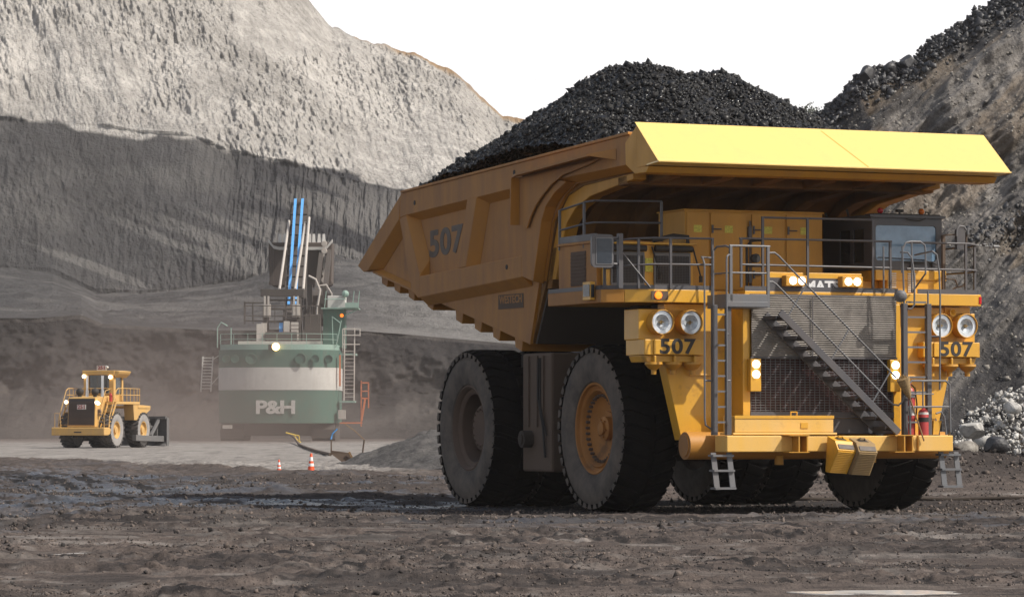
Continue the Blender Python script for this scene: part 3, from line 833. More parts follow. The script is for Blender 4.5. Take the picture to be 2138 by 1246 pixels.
rib('tail_rib', [(13.42, 5.945), (10.32, 5.30), (10.32, 5.24), (13.42, 5.89)], [.1, 0, 0, 0], uo=4.12)
for s in (-1, 1):      # box rail cap along the top edge
    mb = MB()
    mb.loft([(s * 4.29, -2.60, 8.265), (s * 4.29, 11.0, 7.818), (s * 3.82, 11.0, 7.818), (s * 3.82, -2.60, 8.265)], [(s * 4.29, -2.60, 8.325), (s * 4.29, 11.0, 7.878), (s * 3.82, 11.0, 7.878), (s * 3.82, -2.60, 8.325)])
    mb.build('rail_cap', YD, db, smooth=0, bevel=.012)
# shelf bracket with its drop plate and curved gusset below the rail
for s in (-1, 1):
    mb = MB()
    mb.loft([(s * 4.26, 3.30, 7.75), (s * 4.26, -1.93, 7.96), (s * 4.72, -1.35, 7.86), (s * 4.72, 2.6, 7.70), (s * 4.5, 3.3, 7.70)],
            [(s * 4.26, 3.30, 7.80), (s * 4.26, -1.93, 8.01), (s * 4.72, -1.35, 7.91), (s * 4.72, 2.6, 7.75), (s * 4.5, 3.3, 7.75)])
    mb.loft([(s * 4.26, -1.93, 7.99), (s * 4.71, -1.38, 7.88), (s * 4.26, -1.93, 7.76)], [(s * 4.26, -1.88, 7.99), (s * 4.71, -1.33, 7.88), (s * 4.26, -1.88, 7.76)])
    mb.loft([(s * 4.26, 3.30, 7.72), (s * 4.55, 3.30, 7.70), (s * 4.55, 3.36, 6.60), (s * 4.26, 3.36, 6.60)], [(s * 4.26, 3.24, 7.72), (s * 4.55, 3.24, 7.70), (s * 4.55, 3.30, 6.60), (s * 4.26, 3.30, 6.60)])
    arc = [(3.24, 7.69), (-1.2, 7.83), (-.6, 7.74), (.79, 7.60), (1.45, 7.42), (1.96, 7.20), (2.35, 6.98), (2.62, 6.75), (2.83, 6.50), (3.24, 6.58)]
    mb.loft([(s * 4.30, a, z) for a, z in arc], [(s * 4.34, a, z) for a, z in arc])
    mb.build('side_bracket', YD, db, smooth=0)
# spill lip along the canopy front
lip = MB()
lip.prism_u([(-3.13, 8.42), (-2.54, 8.08), (-2.57, 7.60), (-3.05, 7.37), (-3.62, 7.37), (-3.75, 7.50), (-3.18, 7.53)], -4.33, 4.33)
lip_o = lip.build('canopy_lip', M['yellow_mid'], db, smooth=0, bevel=.015)
mb = MB()
A = [(-4.36, -3.155, 8.45), (4.36, -3.155, 8.45), (4.36, -4.30, 7.55), (-4.36, -4.30, 7.55)]
Bq = [(x, y + .05, z + .045) for x, y, z in A]
mb.loft(A, Bq)
mb.loft([(-4.36, -4.302, 7.555), (4.36, -4.302, 7.555), (4.36, -3.7, 7.515), (-4.36, -3.7, 7.515)], [(-4.36, -4.302, 7.585), (4.36, -4.302, 7.585), (4.36, -3.7, 7.545), (-4.36, -3.7, 7.545)])
mb.build('front_plate', M['yellow_lip_glare'], lip_o, smooth=0, bevel=.012)
mb = MB(); mb.loft([(.15, -3.17, 8.447), (.18, -3.17, 8.447), (.78, -4.29, 7.568), (.75, -4.29, 7.568)], [(.15, -3.165, 8.44), (.18, -3.165, 8.44), (.78, -4.285, 7.56), (.75, -4.285, 7.56)])
mb.build('weld_seam', M['yellow'], lip_o, smooth=0)
for s in (-1, 1):
    mb = MB(); mb.loft([(s * 4.345, -3.165, 8.41), (s * 4.345, -4.27, 7.54), (s * 4.345, -3.2, 7.50)], [(s * 4.31, -3.165, 8.41), (s * 4.31, -4.27, 7.54), (s * 4.31, -3.2, 7.50)])
    mb.build('end_gusset', M['yellow_mid'], lip_o, smooth=0)
# ribs under the canopy and on the front wall
for u in (-3.2, -1.9, -.65, .65, 1.9, 3.2):
    mb = MB()
    P = [(-2.7, 7.505), (.6, 7.365), (1.4, 7.20), (2.0, 6.78), (2.32, 6.1), (2.64, 5.3), (2.38, 5.3), (2.02, 6.1), (1.72, 6.62), (1.2, 6.95), (.5, 7.13), (-2.7, 7.36)]
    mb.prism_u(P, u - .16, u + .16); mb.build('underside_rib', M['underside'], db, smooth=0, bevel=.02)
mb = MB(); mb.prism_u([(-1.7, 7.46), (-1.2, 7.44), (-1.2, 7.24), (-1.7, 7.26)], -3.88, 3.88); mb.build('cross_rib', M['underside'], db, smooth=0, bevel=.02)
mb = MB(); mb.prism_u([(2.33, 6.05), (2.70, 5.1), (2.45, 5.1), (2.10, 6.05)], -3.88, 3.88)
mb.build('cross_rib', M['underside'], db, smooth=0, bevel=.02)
for s in (-1, 1):       # curved outer ends of the front wall
    mb = MB()
    mb.prism_u([(-2.0, 7.50), (.7, 7.36), (1.45, 7.2), (2.02, 6.75), (2.32, 6.1), (2.64, 5.3), (2.2, 5.3), (1.92, 6.0), (1.60, 6.55), (1.1, 6.88), (.3, 7.1), (-2.0, 7.34)], s * 3.55, s * 3.88)
    mb.build('corner_rib', M['yellow_mid'], db, smooth=0, bevel=.02)
# transverse bolsters showing under the floor edge
for v in (4.4, 5.75, 6.9, 8.1, 10.0, 11.3, 12.3, 13.2):
    z = np.interp(v, [3.48, 9.7, 13.9], [3.85, 5.10, 6.02])
    sl = .2
    mb = MB()
    w = .26
    mb.prism_u([(v - w, z - w * sl), (v + w, z + w * sl), (v + w - .05, z + w * sl - .30), (v - w + .1, z - w * sl - .30)], -3.86, 3.86)
    mb.build('bolster', YD, db, smooth=0, bevel=.015)
mb = MB()
mb.tube([(-3.4, 5.2, 3.95), (-3.4, 5.2, 3.55)], .035, 6); mb.tube([(-3.4, 5.2, 3.6), (-3.4, 5.2, 3.3)], .05, 6)
mb.build('hanging_chain', BK, db)
mb = MB()
for a, z, u in [(10.1, 7.52, UO), (3.75, 7.86, UO), (9.9, 5.9, UI + .05), (4.2, 5.66, UO)]:
    mb.lathe([(.06, -.01), (.06, .012)], (-u, a, z), (-1, 0, 0), 14)
mb.build('bolt_plate', BK, db)
text('fleet_number', '507', .90, face_side((-UI - .006, 8.72, 6.46), R(-2)), M['text_faded'], db, bold=.03, sx=1.58, space=1.05)
sg = MB(); sg.box((-UI - .012, -UI - .001), (3.85, 5.35), (4.70, 5.04))
plate = sg.build('maker_panel', M['tank'], db, smooth=0)
text('maker_name', 'WESTECH', .26, face_side((-UI - .014, 4.60, 4.91), R(0)), YD, plate, bold=.005, sx=1.15)

# ---- wheels
def make_wheel(front):
    w = empty('wheel'); R0 = 1.83; hw = .66
    T = MB()
    prof = [(1.0, -.52), (1.06, -.60), (1.30, -.675), (1.52, -.672), (1.70, -.63), (1.775, -.58), (R0, -.46), (R0 + .012, 0), (R0, .46), (1.775, .58), (1.70, .63), (1.52, .672), (1.30, .675), (1.06, .60), (1.0, .52)]
    T.m = 0
    ring = 96
    T.lathe(prof, (0, 0, 0), (1, 0, 0), ring, cap=False)
    for k in range(len(T.f)):
        row = k // ring
        T.mi[k] = 1 if (row < 4 or row > 9) else 0
    # chunky tread lugs
    nl = 40
    for k in range(nl):
        for s in (-1, 1):
            a = (k + (.5 if s > 0 else 0)) * 2 * math.pi / nl
            dA = math.pi / nl * .74
            def pt(r, x, ang): return (x, r * math.cos(ang), r * math.sin(ang))
            x0, x1 = s * .06, s * .655
            sk = .085
            rr1 = 1.89
            A_ = [pt(1.80, x0, a - dA + sk), pt(1.80, x0, a + dA + sk), pt(1.80, s * .50, a + dA), pt(1.70, x1, a + dA), pt(1.70, x1, a - dA), pt(1.80, s * .50, a - dA)]
            B_ = [pt(rr1, x0, a - dA * .85 + sk), pt(rr1, x0, a + dA * .85 + sk), pt(rr1 - .005, s * .52, a + dA * .85), pt(1.815, x1 + s * .004, a + dA * .8), pt(1.815, x1 + s * .004, a - dA * .8), pt(rr1 - .005, s * .52, a - dA * .85)]
            T.m = 0
            T.loft(A_, B_)
            T.m = 1
            C_ = [pt(1.80, s * .640, a - dA * .95), pt(1.80, s * .640, a + dA * .95), pt(1.69, s * .664, a + dA * .55), pt(1.69, s * .664, a - dA * .55)]
            D_ = [pt(1.81, s * .668, a - dA * .9), pt(1.81, s * .668, a + dA * .9), pt(1.69, s * .667, a + dA * .5), pt(1.69, s * .667, a - dA * .5)]
            T.loft(C_, D_)
    T.build('tyre', [M['tread'], M['sidewall']], w, smooth=30)
    Rm = MB()
    if front:
        Rm.lathe([(1.02, -.50), (1.045, -.56), (1.015, -.585), (.985, -.57), (.96, -.50), (.90, -.46), (.86, -.50), (.83, -.47), (.80, -.36), (.70, -.34), (.66, -.30), (.45, -.20), (.27, -.20), (.27, -.33), (.20, -.36), (.001, -.36)], (0, 0, 0), (1, 0, 0), 56, cap=False)
        Rm.lathe([(1.02, .5), (.8, .4), (.3, .3), (.001, .3)], (0, 0, 0), (1, 0, 0), 40, cap=False)
        rim = Rm.build('rim', M['orange_rim'], w, smooth=30)
        Bt = MB()
        for k in range(36):
            a = k * 2 * math.pi / 36
            Bt.lathe([(.035, 0), (.035, -.07), (.022, -.09)], (-.35, .745 * math.cos(a), .745 * math.sin(a)), (1, 0, 0), 6)
        Bt.build('wheel_nut', M['brown_rim'], rim)
        H = MB()
        H.lathe([(.15, 0), (.15, -.06), (.07, -.09), (.001, -.09)], (-.36, 0, 0), (1, 0, 0), 18, cap=False)
        for k in range(6):
            a = k * math.pi / 3
            H.lathe([(.022, 0), (.022, -.04)], (-.36, .2 * math.cos(a), .2 * math.sin(a)), (1, 0, 0), 6)
        H.box((-.30, -.24), (-.26, .02), (.36, .40))
        H.build('hub_cap', M['orange_rim'], rim)
    else:
        Rm.lathe([(1.02, -.50), (1.035, -.57), (1.0, -.585), (.96, -.54), (.93, -.46), (.86, -.44), (.82, -.40), (.80, .1), (.72, .15), (.001, .15)], (0, 0, 0), (1, 0, 0), 56, cap=False)
        Rm.lathe([(1.02, .5), (.82, .4), (.82, .2), (.3, .2)], (0, 0, 0), (1, 0, 0), 40, cap=False)
        rim = Rm.build('rim', M['brown_rim'], w, smooth=30)
        H = MB()
        H.lathe([(.55, .15), (.55, -.22), (.50, -.26), (.001, -.26)], (0, 0, 0), (1, 0, 0), 40, cap=False)
        for k in range(16):
            a = k * math.pi / 8
            H.lathe([(.025, 0), (.025, -.04)], (-.26, .44 * math.cos(a), .44 * math.sin(a)), (1, 0, 0), 6)
        H.build('hub_cap', M['brown_rim'], rim)
    return w
wf = make_wheel(True); wf.parent = truck; wf.location = (-WF + .66, 0, 1.87); wf.rotation_euler = (R(11), 0, 0)
w2 = copy_tree(wf, truck); w2.location = (WF - .66, 0, 1.87); w2.rotation_euler = (R(37), 0, R(180))
wr = make_wheel(False); wr.parent = truck; wr.location = (-4.42 + .66, 6.35, 1.87)
for x, fl in ((-2.30, 0), (4.42 - .66, 180), (2.30, 180)):
    w3 = copy_tree(wr, truck); w3.location = (x, 6.35, 1.87); w3.rotation_euler = (R(20 * x), 0, R(fl))

# ---- chassis
mb = MB()
for s in (-1, 1):
    mb.box((s * 1.0 - .22, s * 1.0 + .22), (-3.4, 9.4), (1.9, 2.9))
    mb.cyl((s * 2.35, .1, 1.2), (s * 2.35, .1, 3.6), .38); mb.cyl((s * 2.35, .1, 2.6), (s * 2.35, .1, 4.1), .27)
    mb.cyl((s * 1.55, 3.4, 2.3), (s * 1.45, 5.6, 4.2), .22); mb.cyl((s * 1.3, 7.8, 2.2), (s * 1.3, 8.4, 4.2), .28)
mb.box((-2.4, 2.4), (-.6, .7), (1.25, 2.2)); mb.box((-1.6, 1.6), (-2.6, .8), (1.6, 4.5)); mb.box((-1.2, 1.2), (.9, 3.4), (2.0, 4.2))
mb.cyl((-2.9, 6.35, 1.87), (2.9, 6.35, 1.87), .82, n=28); mb.box((-.8, .8), (3.4, 6.3), (1.5, 2.6))
mb.cyl((-3.05, 0, 1.87), (3.05, 0, 1.87), .42)
mb.box((-3.4, -1.2), (-2.3, -1.9), (3.3, 4.6)); mb.box((1.2, 3.4), (-2.3, -1.9), (3.3, 4.6))
mb.box((-3.4, -2.75), (-1.2, -.8), (3.6, 4.6))
mb.build('chassis', M['frame'], truck, smooth=30, bevel=.02)
tk = MB(); tk.box((-3.92, -2.55), (2.35, 4.05), (.86, 3.62))
tank = tk.build('fuel_tank', M['tank'], truck, smooth=0, bevel=.06)
mb = MB(); mb.cyl((-3.9, 3.55, 1.62), (-4.16, 3.55, 1.62), .2); mb.cyl((-4.16, 3.55, 1.62), (-4.2, 3.55, 1.62), .12)
mb.build('filler_cap', M['frame'], tank)
mb = MB()
for v in (2.75, 3.1, 3.6): mb.box((-3.965, -3.915), (v, v + .07), (1.9, 3.55))
mb.build('tank_strap', M['tank'], tank, smooth=0)
mb = MB(); mb.tube([(-3.96, 3.0, 3.5), (-3.98, 3.0, 2.6), (-3.98, 2.7, 1.9), (-3.97, 2.6, 1.2)], .03, 6); mb.tube([(-3.96, 2.9, 3.5), (-3.99, 2.85, 2.4), (-3.98, 2.5, 1.7)], .022, 6)
mb.build('hose', BK, tank)
mb = MB(); mb.cyl((-3.22, -3.2, 1.50), (3.22, -3.2, 1.50), .30, n=30)
for s in (-1, 1): mb.cyl((s * 3.22, -3.2, 1.5), (s * 3.25, -3.2, 1.5), .24, n=24)
mb.build('cross_tube', YD, truck)
mb = MB()
mb.cyl((-1.0, -3.35, 1.28), (-1.0, -3.35, 1.08), .10); mb.box((.9, 1.2), (-3.75, -3.55), (1.12, 1.36))
mb.build('tow_eye', M['yellow_mid'], truck)

# ---- front bumper
bp = MB()
bp.box((-1.42, 1.95), (-4.24, -3.72), (1.375, 1.715)); bp.box((-2.75, -1.425), (-4.30, -3.72), (1.37, 1.72)); bp.box((1.955, 2.83), (-4.30, -3.72), (1.37, 1.72))
bump_o = bp.build('front_bumper', M['yellow_worn'], truck, smooth=0, bevel=.02)
for u in (-1.05, 1.55):
    mb = MB()
    mb.box((u - .33, u + .16), (-4.56, -4.25), (1.715, 1.735)); mb.box((u - .33, u + .16), (-4.56, -4.25), (1.355, 1.373))
    mb.box((u - .10, u - .07), (-4.55, -4.245), (1.374, 1.714)); mb.box((u + .10, u + .13), (-4.55, -4.245), (1.374, 1.714))
    mb.build('tow_bracket', M['yellow_mid'], bump_o, smooth=0)
mb = MB(); mb.box((-2.52, -.12), (-4.22, -3.66), (1.79, 2.14)); mb.box((-2.58, -.05), (-4.26, -3.62), (1.735, 1.785))
fb = mb.build('battery_box', M['yellow_worn'], truck, smooth=0, bevel=.012)
mb = MB()
mb.box((-2.53, -.11), (-4.235, -4.222), (2.09, 2.155)); mb.tube([(-1.05, -4.0, 2.15), (-1.05, -4.0, 2.23), (-.9, -4.0, 2.23), (-.9, -4.0, 2.15)], .018, 6)
mb.box((-.92, -.75), (-4.235, -4.222), (1.88, 2.0))
mb.build('box_lid', Y, fb, smooth=0)
# hanging step ladders under the bumper
for u0, u1 in ((-3.05, -2.55), (2.56, 3.06)):
    st = MB()
    for u in (u0 + .05, u1 - .07):
        st.loft([(u - .06, -4.15, 1.36), (u + .06, -4.15, 1.36), (u + .06, -4.12, 1.36), (u - .06, -4.12, 1.36)], [(u + .00, -4.2, .62), (u + .13, -4.2, .62), (u + .13, -4.17, .62), (u, -4.17, .62)])
    for z in (1.30, .98, .60):
        o_ = .06 * (1.36 - z) / .74
        st.box((u0 + o_, u1 + o_), (-4.23, -3.98), (z - .03, z + .015))
    st.build('step_ladder', M['grey_light'], truck, smooth=0)

# ---- radiator
rd = MB(); rd.box((-1.98, -1.80), (-3.55, -2.95), (1.76, 4.62)); rd.box((1.76, 1.93), (-3.55, -2.95), (1.76, 4.62)); rd.box((-1.8, 1.76), (-3.45, -2.95), (1.9, 4.6))
rad = rd.build('radiator_frame', Y, truck, smooth=0, bevel=.012)
cv = MB(); nn_ = 150
zs_ = np.linspace(3.43, 4.77, nn_); us_ = np.linspace(-1.80, 1.80, 40)
vs = [(u, -3.60 - .011 * math.sin(z * 2 * math.pi / .048) - .02 * float(vn(np.array(u * 2.0), np.array(z * 2.0), 5)) - .01 * math.sin(u * 3), z) for z in zs_ for u in us_]
fs = [(i * 40 + j, i * 40 + j + 1, (i + 1) * 40 + j + 1, (i + 1) * 40 + j) for i in range(nn_ - 1) for j in range(39)]
cv.add(vs, fs)
M['canvas'] = plain('ribbed_canvas', (.235, .215, .195), .9, var=.3, scale=2.5, spec=.2)
cvo = cv.build('canvas_cover', M['canvas'], rad, smooth=60)
mb = MB(); mb.box((-1.82, 1.82), (-3.62, -3.585), (3.40, 3.44)); mb.box((-1.82, 1.82), (-3.60, -3.56), (4.72, 4.80))
mb.box((-.32, -.30), (-3.645, -3.63), (3.45, 4.74))
mb.build('batten', G, cvo, smooth=0)
M['core'] = plain('radiator_core', (.050, .013, .011), .7, var=.5, scale=9)
mb = MB(); mb.box((-1.79, 1.75), (-3.475, -3.455), (2.24, 3.42)); core = mb.build('radiator_core', M['core'], rad, smooth=0)
mb = MB()
for i in range(21):
    z = 2.27 + i * (1.12 / 20); mb.box((-1.79, 1.75), (-3.545, -3.53), (z - .006, z + .006))
for i in range(30):
    u = -1.78 + i * (3.52 / 29); mb.box((u - .006, u + .006), (-3.53, -3.515), (2.25, 3.41))
mb.build('grille', M['grey_light'], rad, smooth=0)
mb = MB(); mb.box((-1.8, 1.76), (-3.56, -3.46), (2.10, 2.24)); mb.box((-1.8, 1.76), (-3.52, -3.46), (1.76, 2.09))
mb.build('sill', G, rad, smooth=0)
for s in (-1, 1):
    c0 = -1.74 if s < 0 else 1.72
    mb = MB(); mb.box((c0 - .13, c0 + .13), (-3.70, -3.56), (2.68, 3.39)); lb = mb.build('lamp_bracket', Y, rad, smooth=0, bevel=.01)
    for z in (3.27, 3.05):
        mb = MB(); mb.lathe([(.085, 0), (.085, -.03), (.05, -.05), (.001, -.055)], (c0, -3.70, z), (0, 1, 0), 20, cap=False)
        mb.build('running_lamp', M['lens_on'], lb)

# ---- wing panels and lamp housings either side
for s in (-1, 1):
    wg = MB()
    P = [(s * 3.58, 3.30), (s * 3.17, 1.62), (s * 1.99, 1.62), (s * 1.99, 4.58), (s * 3.58, 4.58)]
    wg.prism_v(P, -2.95, -2.6)
    wg.box((min(s * 2.0, s * 3.0), max(s * 2.0, s * 3.0)), (-3.0, -2.951), (3.02, 3.06))
    wing = wg.build('wing_panel', Y, truck, smooth=0, bevel=.012)
    hb = MB()
    a, b = sorted((s * 4.20, s * 2.90)); hb.box((a, b), (-2.95, -2.2), (3.80, 4.46))
    a, b = sorted((s * 4.18, s * 2.72)); hb.box((a, b), (-3.20, -2.25), (3.46, 3.80))
    hb.prism_v([(s * 4.14, 3.455), (s * 2.80, 3.455), (s * 2.86, 3.31), (s * 4.08, 3.31)], -3.12, -2.3)
    for k in range(3): hb.box((s * 3.45 + (k - 1) * .48 - .025, s * 3.45 + (k - 1) * .48 + .025), (-3.225, -3.12), (3.30, 3.45))
    hou = hb.build('lamp_housing', Y, truck, smooth=0, bevel=.015)
    for k in range(3):
        mb = MB(); mb.lathe([(.19, 0), (.20, -.05), (.13, -.13), (.06, -.17), (.06, -.27), (.001, -.27)], (s * 3.45 + (k - 1) * .46, -3.10, 3.31), (0, 0, 1), 20, cap=False)
        mb.build('dust_cup', M['yellow_mid'], hou)
    pn = MB(); uc = -3.45 if s < 0 else 3.50
    pn.box((uc - .52, uc + .60), (-3.235, -3.203), (3.475, 3.795)); nump = pn.build('number_plate', Y, hou, smooth=0, bevel=.008)
    text('fleet_number', '507', .445, face_front((uc + .04, -3.238, 3.635)), M['text'], nump, bold=.012, sx=1.22, space=1.08)
    for u in (-3.76, -3.07) if s < 0 else (3.18, 3.83):
        hl = MB(); hl.lathe([(.26, .35), (.275, .0), (.275, -.02), (.262, -.03), (.25, -.02), (.25, .02)], (u, -3.22, 4.17), (0, 1, 0), 32, cap=False)
        h_o = hl.build('headlight', M['yellow_mid'], hou)
        mb = MB(); mb.lathe([(.25, 0), (.17, .0), (.165, .012)], (u, -3.205, 4.17), (0, 1, 0), 32, cap=False); mb.build('lens_ring', M['reflector'], h_o)
        mb = MB(); mb.lathe([(.166, .0), (.12, .06), (.05, .09), (.001, .09)], (u, -3.198, 4.17), (0, 1, 0), 32, cap=False); mb.build('reflector', M['reflector_in'], h_o)
        mb = MB(); mb.box((u - .05, u + .05), (-3.20, -3.12), (4.16, 4.185)); mb.box((u - .01, u + .01), (-3.2, -3.12), (4.13, 4.21)); mb.build('bulb', M['bulb'], h_o, smooth=0)
    if s > 0:
        mb = MB(); mb.lathe([(.05, .15), (.05, 0), (.085, -.05), (.07, -.05), (.03, 0), (.001, .02)], (3.55, -3.05, 4.48), (0, 1, 0), 18, cap=False)
        mb.build('horn', Y, hou)

# ---- deck
dk = MB()
dk.prism_z([(-2.50, -3.20), (-3.95, -3.20), (-4.50, -2.88), (-4.50, .22), (-2.50, .22)], 4.60, 4.88)
dk.prism_z([(-2.50, -2.55), (-1.78, -2.55), (-1.78, .22), (-2.50, .22)], 4.60, 4.88)
dk.prism_z([(-1.78, -3.26), (4.12, -3.26), (4.24, -3.16), (4.24, .22), (-1.78, .22)], 4.62, 4.88)
deck = dk.build('deck', Y, truck, smooth=0, bevel=.012)
mb = MB(); mb.prism_z([(-4.505, -2.877), (-4.95, -2.62), (-4.95, .22), (-4.505, .22)], 4.60, 4.88); mb.build('deck_wing', YD, deck, smooth=0, bevel=.012)  # dusty paint here also darkens the wing for its shaded side
mb = MB()
mb.bar((-2.50, -3.19, 4.928), (-3.94, -3.19, 4.928), .02, .09); mb.bar((-3.945, -3.185, 4.928), (-4.93, -2.61, 4.928), .02, .09); mb.bar((-4.935, -2.6, 4.928), (-4.935, .2, 4.928), .02, .09)
mb.bar((-1.78, -3.25, 4.932), (2.05, -3.25, 4.932), .02, .10); mb.bar((2.55, -3.25, 4.932), (4.10, -3.25, 4.932), .02, .10); mb.bar((4.11, -3.24, 4.932), (4.215, -3.15, 4.932), .02, .10); mb.bar((4.22, -3.13, 4.932), (4.22, .2, 4.932), .02, .1)
mb.box((-1.2, .78), (-3.272, -3.262), (4.70, 4.80))
mb.build('toe_board', G, deck, smooth=0)
mb = MB(); mb.box((3.4, 4.05), (-3.0, -2.4), (4.45, 4.60)); mb.build('marker_bracket', Y, deck, smooth=0, bevel=.01)
# markers
mb = MB(); mb.box((-4.02, -3.62), (-3.225, -3.203), (4.66, 4.84)); mk = mb.build('marker_housing', M['tank'], deck, smooth=0)
mb = MB(); mb.lathe([(.085, 0), (.08, -.03), (.001, -.04)], (-3.86, -3.225, 4.75), (0, 1, 0), 20, cap=False); mb.build('marker_lamp', M['amber_on'], mk)
mb = MB(); mb.loft([(4.13, -3.275, 4.67), (4.25, -3.17, 4.67), (4.25, -3.17, 4.83), (4.13, -3.275, 4.83)], [(4.12, -3.24, 4.67), (4.22, -3.15, 4.67), (4.22, -3.15, 4.83), (4.12, -3.24, 4.83)]); mb.build('marker_lamp', M['redlens'], deck, smooth=0)
mb = MB(); mb.box((-5.08, -4.96), (-2.35, -1.95), (4.66, 5.06)); mk = mb.build('marker_housing', Y, deck, smooth=0, bevel=.01)
mb = MB(); mb.box((-5.06, -4.98), (-2.365, -2.352), (4.72, 5.0)); mb.box((-5.092, -5.082), (-2.33, -2.0), (4.74, 5.0)); mb.build('marker_lamp', M['mirror'], mk, smooth=0)

# ---- access stair across the radiator
su0, sz0, su1, sz1 = -1.50, 4.37, 1.42, 1.76
stair = MB()
dirx, dirz = su1 - su0, sz1 - sz0
stair.bar((su0 + .06, -4.26, sz0 + .02), (su1 + .06, -4.26, sz1 + .02), .05, .16, (0, 0, 1)); stair.bar((su0, -3.66, sz0 - .04), (su1, -3.66, sz1 - .04), .05, .20, (0, 0, 1))
so = stair.build('access_stair', G, truck, smooth=0, bevel=.008)
nt_ = 12
for k in range(nt_):
    f = (k + .5) / nt_; u = su0 + dirx * f; z = sz0 + dirz * f
    mb = MB(); mb.box((u - .15, u + .13), (-4.235, -3.69), (z + .02, z + .05)); mb.box((u + .10, u + .13), (-4.235, -3.69), (z - .04, z + .02)); mb.box((u - .15, u - .13), (-4.235, -3.69), (z - .02, z + .02))
    for q in range(4): mb.box((u - .13, u + .10), (-4.12 + q * .09, -4.10 + q * .09), (z - .0, z + .02))
    mb.build('tread', G, so, smooth=0)
hr = MB()
def up_pt(f, dz): return (su0 + dirx * f, -4.22, sz0 + dirz * f + dz)
hr.tube([(-1.70, -4.22, 5.66), (-1.55, -4.22, 5.67), (-1.46, -4.22, 5.61), (1.44, -4.22, 2.99)], .022, 8)
hr.tube([(-1.70, -4.22, 5.04), (-1.60, -4.22, 5.04), (-1.50, -4.22, 4.98), (1.22, -4.22, 2.51), (1.36, -4.22, 2.40), (1.50, -4.22, 2.38), (1.60, -4.22, 2.46), (1.64, -4.22, 2.6)], .022, 8)
for f0, f1 in ((.07, .33), (.43, .66), (.78, 1.0)):
    a = (su0 + dirx * f0 + .05, -4.22, sz0 + dirz * f0 + .08); b = (su0 + dirx * (f0) + .52, -4.22, 0)
    fx = (b[0] + 1.46) / (1.44 + 1.46); hr.tube([a, (b[0], -4.22, 5.61 + (2.99 - 5.61) * fx)], .018, 6)
hr.build('handrail', M['grey_light'], so)
# landing at its head
pf = MB(); pf.box((-2.70, -1.74), (-4.24, -3.28), (4.47, 4.53)); pf.box((-2.70, -1.74), (-4.25, -4.22), (4.53, 4.76)); pf.box((-2.72, -2.70), (-4.24, -3.3), (4.47, 4.76))
pf.box((-2.72, -1.72), (-4.262, -4.252), (4.49, 4.60))
pfo = pf.build('landing', M['grey_light'], truck, smooth=0, bevel=.006)
mb = MB()
mb.box((-2.64, -2.58), (-4.25, -4.19), (4.5, 5.80)); mb.box((-1.74, -1.68), (-4.25, -4.19), (4.48, 5.80))
mb.tube([(-2.64, -4.22, 5.80), (-1.66, -4.22, 5.80)], .026, 8); mb.tube([(-2.6, -4.22, 5.22), (-1.7, -4.22, 5.22)], .02, 8)
mb.tube([(-2.60, -4.22, 5.75), (-2.66, -4.1, 5.80), (-2.68, -3.7, 5.80), (-2.66, -3.45, 5.70), (-2.66, -3.4, 4.55)], .024, 8); mb.tube([(-2.62, -4.2, 5.22), (-2.67, -3.4, 5.22)], .018, 8)
mb.build('guard_rail', M['grey_light'], pfo)
# ladders
def ladder(u0, u1, z0, z1, zrail, hand):
    L = MB()
    for u in (u0, u1): L.box((u - .055, u + .055), (-4.20, -4.08), (z0, zrail))
    lo = L.build('ladder', G, truck, smooth=0, bevel=.006)
    k = 0; z = z0 + .28
    while z < z1:
        mb = MB(); mb.box((u0 + .055, u1 - .055), (-4.17, -4.12), (z - .02, z + .02)); mb.build('rung', M['grey_light'], lo, smooth=0); z += .33
    mb = MB()
    for pts in hand: mb.tube(pts, .021, 8)
    mb.build('handrail', M['grey_light'], lo)
ladder(-2.97, -2.64, 1.73, 4.5, 4.52, [
    [(-2.70, -4.2, 1.95), (-2.77, -4.34, 1.98), (-2.80, -4.4, 2.1), (-2.80, -4.4, 5.45), (-2.78, -4.38, 5.56), (-2.7, -4.3, 5.6), (-2.62, -4.22, 5.6)],
    [(-3.0, -4.1, 1.85), (-3.16, -4.1, 1.95), (-3.18, -4.1, 2.1), (-3.18, -4.1, 5.4), (-3.14, -3.95, 5.52), (-2.95, -3.5, 5.58), (-2.56, -3.22, 5.58)],
    [(-2.72, -4.4, 2.9), (-2.8, -4.4, 2.9)], [(-2.98, -4.12, 4.5), (-2.98, -4.12, 5.7)], [(-3.18, -4.1, 2.9), (-2.97, -4.12, 2.9)], [(-2.66, -4.2, 3.9), (-2.80, -4.4, 3.9)]])
ladder(1.70, 2.30, 1.73, 4.86, 4.62, [
    [(1.70, -4.14, 4.6), (1.66, -4.14, 5.8), (1.66, -4.14, 5.88)], [(1.60, -3.4, 4.9), (1.60, -3.4, 5.90)],
    [(1.62, -4.1, 5.75), (1.76, -4.2, 5.74), (1.84, -4.24, 5.62), (1.90, -4.24, 5.2), (1.90, -4.24, 4.6), (1.83, -4.22, 4.5), (1.76, -4.2, 4.5)],
    [(1.78, -3.9, 5.3), (1.80, -3.9, 5.82), (1.88, -3.9, 5.97), (2.0, -3.9, 6.0), (2.25, -3.9, 6.0), (2.36, -3.9, 5.93), (2.38, -3.9, 5.8), (2.38, -3.9, 5.3), (2.38, -3.3, 4.9)],
    [(2.30, -4.14, 4.6), (2.30, -4.14, 4.9)], [(2.26, -3.5, 4.9), (2.26, -3.5, 6.0)],
    [(2.28, -3.6, 5.72), (2.38, -4.2, 5.78), (2.46, -4.26, 5.70), (2.52, -4.26, 5.3), (2.54, -4.26, 4.8), (2.52, -4.26, 2.72)], [(2.3, -4.14, 3.9), (2.52, -4.26, 3.9)]])
